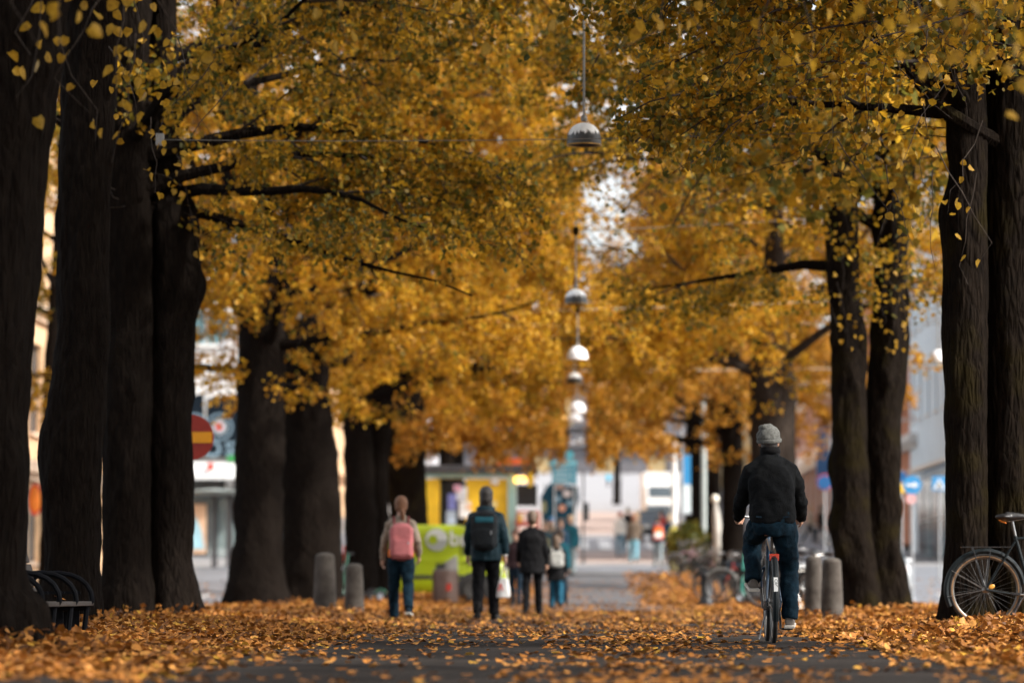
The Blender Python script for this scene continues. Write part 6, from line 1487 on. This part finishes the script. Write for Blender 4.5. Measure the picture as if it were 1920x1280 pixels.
# ================================================================== VAN AND CAR
def car_wheel(o, c, r, w=.19):
    q = bpy.data.objects.new('wheel', None); COL.objects.link(q); q.parent = o; q.location = c
    mb = MB(); mb.lathe([(r * .62, -w / 2), (r * .92, -w / 2), (r, -w * .36), (r, w * .36), (r * .92, w / 2), (r * .62, w / 2)], 36, (0, 0, 0), Matrix.Rotation(R(90), 3, 'X')); mb.build('tyre', M_tyre, q, True)
    mb = MB(); mb.lathe([(.001, -w * .30), (r * .2, -w * .34), (r * .45, -w * .25), (r * .60, -w * .42), (r * .63, -w * .46), (r * .63, w * .4), (.001, w * .3)], 36, (0, 0, 0), Matrix.Rotation(R(90), 3, 'X').inverted() @ Matrix.Rotation(PI, 3, 'X') if False else Matrix.Rotation(R(90), 3, 'X')); mb.build('rim', M_rim, q, True)
    q2 = MB()
    for k in range(8):
        a = 2 * PI * k / 8
        for s in (-1, 1): q2.box((r * .40 * math.cos(a), s * w * .37, r * .40 * math.sin(a)), (.045, .012, .075), Matrix.Rotation(-a + PI / 2, 3, 'Y'))
    tag(q2.build('rim_slots', M_black, q), kind='stuff')
M_lime = mat('van_lime_green', (.33, .42, .006), .35, .04, 1.5, coat=.6); M_rub = mat('bumper_black', (.02, .02, .021), .6, .1, 20)
d = 93; vx = P(800, 1130, d).x; van = thing('delivery_van', 'lime green delivery van with round grey white logo parked across the trees', 'van', (vx, d, prof(d)))
L = 4.0; prof_v = [(-1.95, .30), (-1.98, .60), (-1.96, 1.10), (-1.90, 1.70), (-1.80, 1.84), (-1.55, 1.88), (.85, 1.86), (1.12, 1.76), (1.46, 1.14), (1.78, 1.02), (1.92, .90), (1.98, .66), (1.97, .36), (1.85, .26), (-1.85, .26)]
mb = MB(); vs = []; n = len(prof_v); ws = [(-.84, 1.0), (-.80, 1.0)]
def section(w, f): return [(x, w, .26 + (z - .26) * f) for x, z in prof_v]
vs = section(-.80, .985) + section(-.845, .955) + section(-.86, .50) if False else None
lay = [(-.78, 1.0), (-.845, .97), (-.845, .97)]
zs_ = [.26, .34, .50, .66, .80, .93, 1.00, 1.04, 1.08, 1.16, 1.30, 1.50, 1.66, 1.76, 1.83, 1.87]
xR = np.interp(zs_, [.26, .34, .6, 1.1, 1.6, 1.8, 1.87], [-1.86, -1.93, -1.98, -1.97, -1.92, -1.80, -1.60]); xF = np.interp(zs_, [.26, .34, .5, .8, .93, 1.04, 1.14, 1.5, 1.76, 1.87], [1.86, 1.93, 1.97, 1.94, 1.88, 1.74, 1.47, 1.28, 1.10, .80])
wz = np.interp(zs_, [.26, .34, .5, .8, 1.0, 1.06, 1.12, 1.5, 1.7, 1.83, 1.87], [.76, .815, .838, .842, .845, .838, .834, .826, .805, .74, .62])
def rrect(x0, x1, w, z, r=.16, n=6):
    out = []
    for cx, cy_, a0 in ((x1 - r, w - r, 0), (x0 + r, w - r, 90), (x0 + r, -w + r, 180), (x1 - r, -w + r, 270)):
        for k in range(n + 1): a = R(a0 + 90 * k / n); out.append((cx + r * math.cos(a), cy_ + r * math.sin(a), z))
    return out
vs = []
for z, a, b, w in zip(zs_, xR, xF, wz): vs += rrect(a, b, w, z)
q_ = 28; fs = [(i * q_ + j, i * q_ + (j + 1) % q_, (i + 1) * q_ + (j + 1) % q_, (i + 1) * q_ + j) for i in range(len(zs_) - 1) for j in range(q_)] + [tuple(reversed(range(q_))), tuple(range((len(zs_) - 1) * q_, len(zs_) * q_))]
mb.add(vs, fs); body = mb.build('body', M_lime, van, True)
for s in (-1, 1):
    y = s * .845
    mb = MB(); mb.prism([(.92, 1.14), (.92, 1.64), (1.06, 1.64), (1.34, 1.14)], y - .004, y + .004); mb.build('side_window', M_glassd, van)
    mb = MB(); mb.box((0.0, y, .62), (3.1, .03, .085)); mb.build('rub_strip', M_rub, van)
    mb = MB(); mb.box((-.3, y + s * .002, 1.0), (3.0, .02, .03)); mb.build('side_crease', M_lime, van, bevel=.004)
    for x in (0.86, -1.0): mb = MB(); mb.box((x, y, .95), (.012, .008, 1.3)); mb.build('door_gap', M_rub, van)
    mb = MB(); mb.box((1.0, y + s * .012, .98), (.16, .03, .035)); mb.build('door_handle', M_rub, van)
    mb = MB(); mb.ell((1.38, y + s * .10, 1.18), (.05, .09, .075), 12, 8); mb.build('mirror', M_rub, van, True)
    mb = MB(); mb.ell((1.84, s * .66, .84), (.13, .13, .10), 14, 8); mb.build('headlight', M_opal, van, True)
    mb = MB(); mb.box((-1.955, s * .74, 1.15), (.05, .10, .42)); mb.build('tail_light', M_lite, van)
    for x in (1.16, -1.36):
        mb = MB(); mb.lathe([(.001, 0), (.40, 0), (.40, .006), (.001, .006)], 32, (x, y - .002 if s < 0 else y + .008, .34), Matrix.Rotation(R(90), 3, 'X')); mb.build('wheel_arch', M_rub, van, True)
        car_wheel(van, (x, s * .79, .315), .315)
mb = MB(); mb.add([(1.15, -.70, 1.705), (1.15, .70, 1.705), (1.445, .74, 1.165), (1.445, -.74, 1.165)], [(0, 1, 2, 3)]); q = mb.build('windscreen', M_glassd, van); q.location = (.012, 0, .008)
for x in (1.96, -1.95): mb = MB(); mb.box((x, 0, .42), (.12, 1.66, .26)); mb.build('bumper', M_rub, van, bevel=.03)
lx = P(821, 1012, d).x - vx; lz = P(821, 1012, d).z - prof(d)
Rx = Matrix.Rotation(R(90), 3, 'X')
mb = MB(); mb.lathe([(.001, 0), (.265, 0), (.265, .006), (.001, .006)], 40, (lx, -.846, lz), Rx); lg = mb.build('logo', mat('logo_white', (.66, .68, .66), .4, .04), van, True)
mb = MB(); pts = [(.262 * math.cos(a) + lx, .262 * math.sin(a) + lz) for a in [PI + PI * t / 16 for t in range(17)]]; mb.prism(pts, -.858, -.854); mb.build('logo_grey', mat('logo_grey', (.36, .38, .36), .4, .04), lg)
mb = MB(); mb.lathe([(.001, 0), (.115, 0), (.115, .004), (.001, .004)], 32, (lx - .09, -.860, lz), Rx); mb.build('logo_dot', M_lime, lg, True)
lettering('lettering', 'bring', .52, mat('letter_white', (.72, .74, .70), .4, .03), van, (lx + .30, -.850, lz + .02), (R(90), 0, 0), .004, 'LEFT', .008)
def car(label, px, d, rz, m, Lc=4.3):
    x, y = at(px, d); o = thing('parked_car', label, 'car', (x, y, prof(y)), R(rz))
    mb = MB(); mb.prism([(-2.1, .32), (-2.14, .62), (-2.0, .86), (-1.1, .92), (1.0, .90), (1.9, .78), (2.12, .60), (2.1, .30)], -.86, .86); mb.build('body', m, o, True, bevel=.06)
    mb = MB(); vs = [(-1.75, -.78, .9), (1.0, -.78, .88), (.30, -.62, 1.42), (-1.2, -.62, 1.44)]; vs += [(a, -b, c) for a, b, c in vs]; mb.add(vs, [(0, 1, 2, 3), (7, 6, 5, 4), (3, 2, 6, 7), (0, 3, 7, 4), (1, 5, 6, 2), (0, 4, 5, 1)]); cb = mb.build('cabin', M_glassd, o)
    mb = MB(); mb.box((-.45, 0, 1.45), (1.5, 1.24, .05)); mb.build('roof', m, o, bevel=.02)
    for s in (-1, 1):
        for xx in (-1.3, 1.35): car_wheel(o, (xx, s * .78, .32), .32)
        mb = MB(); mb.ell((2.04, s * .62, .66), (.10, .18, .09), 12, 8); mb.build('headlight', M_opal, o, True); mb = MB(); mb.box((-2.06, s * .62, .74), (.08, .3, .14)); mb.build('tail_light', M_lite, o)
        mb = MB(); mb.ell((.75, s * .93, .98), (.06, .10, .07), 10, 6); mb.build('mirror', m, o, True)
    for xx in (2.12, -2.12): mb = MB(); mb.box((xx, 0, .42), (.10, 1.5, .2)); mb.build('bumper', M_rub, o, bevel=.03)
    mb = MB(); mb.box((2.165, 0, .52), (.02, .52, .11)); mb.build('number_plate', M_wht, o)
    return o
car('dark grey parked car behind the people on the right of the street', 1222, 182, -80, mat('car_dark_grey', (.05, .055, .06), .3, .06, 2, coat=.5))
car('silver parked car further up behind the dark grey car', 1234, 205, -85, mat('car_silver', (.45, .46, .47), .3, .05, 2, metal=.4, coat=.5))
car('white parked car hidden partly by the gnarled right trunk', 1636, 98, 88, mat('car_white', (.60, .62, .63), .3, .05, 2, coat=.5))
d = 235; x, y = at(1238, d); o = thing('delivery_truck', 'white box truck parked far up the right side of the street', 'truck', (x, y, prof(d)), R(-88))
mb = MB(); mb.box((-.8, 0, 1.75), (4.2, 2.1, 2.5)); mb.build('box_body', M_wht, o, bevel=.04); mb = MB(); mb.prism([(1.35, .45), (1.35, 2.2), (2.0, 2.2), (2.75, 1.4), (2.9, .8), (2.9, .45)], -.98, .98); mb.build('cab', M_wht, o, bevel=.05)
mb = MB(); mb.add([(2.08, -.85, 2.12), (2.08, .85, 2.12), (2.74, .85, 1.42), (2.74, -.85, 1.42)], [(0, 1, 2, 3)]); q = mb.build('windscreen', M_glassd, o); q.location = (.012, 0, .012)
mb = MB(); mb.box((0, 0, .5), (5.4, 1.9, .16)); mb.build('chassis', M_rub, o)
for xx in (-2, 2.05):
    for s in (-1, 1): car_wheel(o, (xx, s * .9, .38), .38)
# ================================================================== PARK BENCH
M_slat = mat('bench_slat_brown', (.016, .010, .007), .6, .3, 14, .3, 60, stretch=(.2, 1, 1)); M_iron = mat('bench_iron', (.004, .0045, .006), .7, .2, 20, spec=.05)
bx, by = P(128, 1190, 28.5).x, 28.3
bench = thing('park_bench', 'dark iron bench with brown slats and curved arms between the left trunks', 'bench', (-4.16, 28.1, -.08), R(86))
# local X runs along the bench (away from the camera), local -Y is the front (towards the path)
for x in (0, .62, 1.24, 1.86):
    mb = MB()
    mb.tube([(x, .26, 0), (x, .20, .22), (x, .18, .42), (x, .25, .62), (x, .30, .78)], [.024, .022, .022, .02, .016], 8)
    mb.tube([(x, -.24, 0), (x, -.20, .2), (x, -.22, .40)], [.024, .022, .022], 8)
    mb.tube([(x, .20, .36), (x, -.22, .38)], .02, 8)
    mb.tube([(x, .25, .58), (x, .18, .625), (x, .10, .645), (x, .0, .65), (x, -.09, .635), (x, -.16, .605), (x, -.215, .56), (x, -.25, .50), (x, -.26, .44), (x, -.235, .40)], .021, 8)
    mb.tube([(x, .26, .02), (x, -.24, .02)], .012, 6)
    mb.box((x, -.0, .50), (.018, .34, .02)); mb.box((x, 0.02, .22), (.016, .36, .30))
    mb.build('side_frame', M_iron, bench, True)
for k in range(5):
    mb = MB(); mb.box((.93, -.22 + k * .095, .415), (1.98, .082, .034)); mb.build('seat_slat', M_slat, bench, bevel=.006)
for k in range(4):
    mb = MB(); mb.box((.93, .175 + k * .032, .50 + k * .09), (1.98, .026, .078), Matrix.Rotation(R(-18), 3, 'X')); mb.build('back_slat', M_slat, bench, bevel=.006)
o = link_mesh('fallen_leaf', protos[3]); o.location = (-3.90, 29.2, bench.location.z + .45); o.scale = (.09,) * 3; o.rotation_euler = (.3, .2, 1.0); tag(o, 'golden leaf lying on the front edge of the bench seat', 'fallen leaf')
bpy.data.scenes.remove(_tmp_scene)
print('triangles', sum(len(m.polygons) for m in bpy.data.meshes))
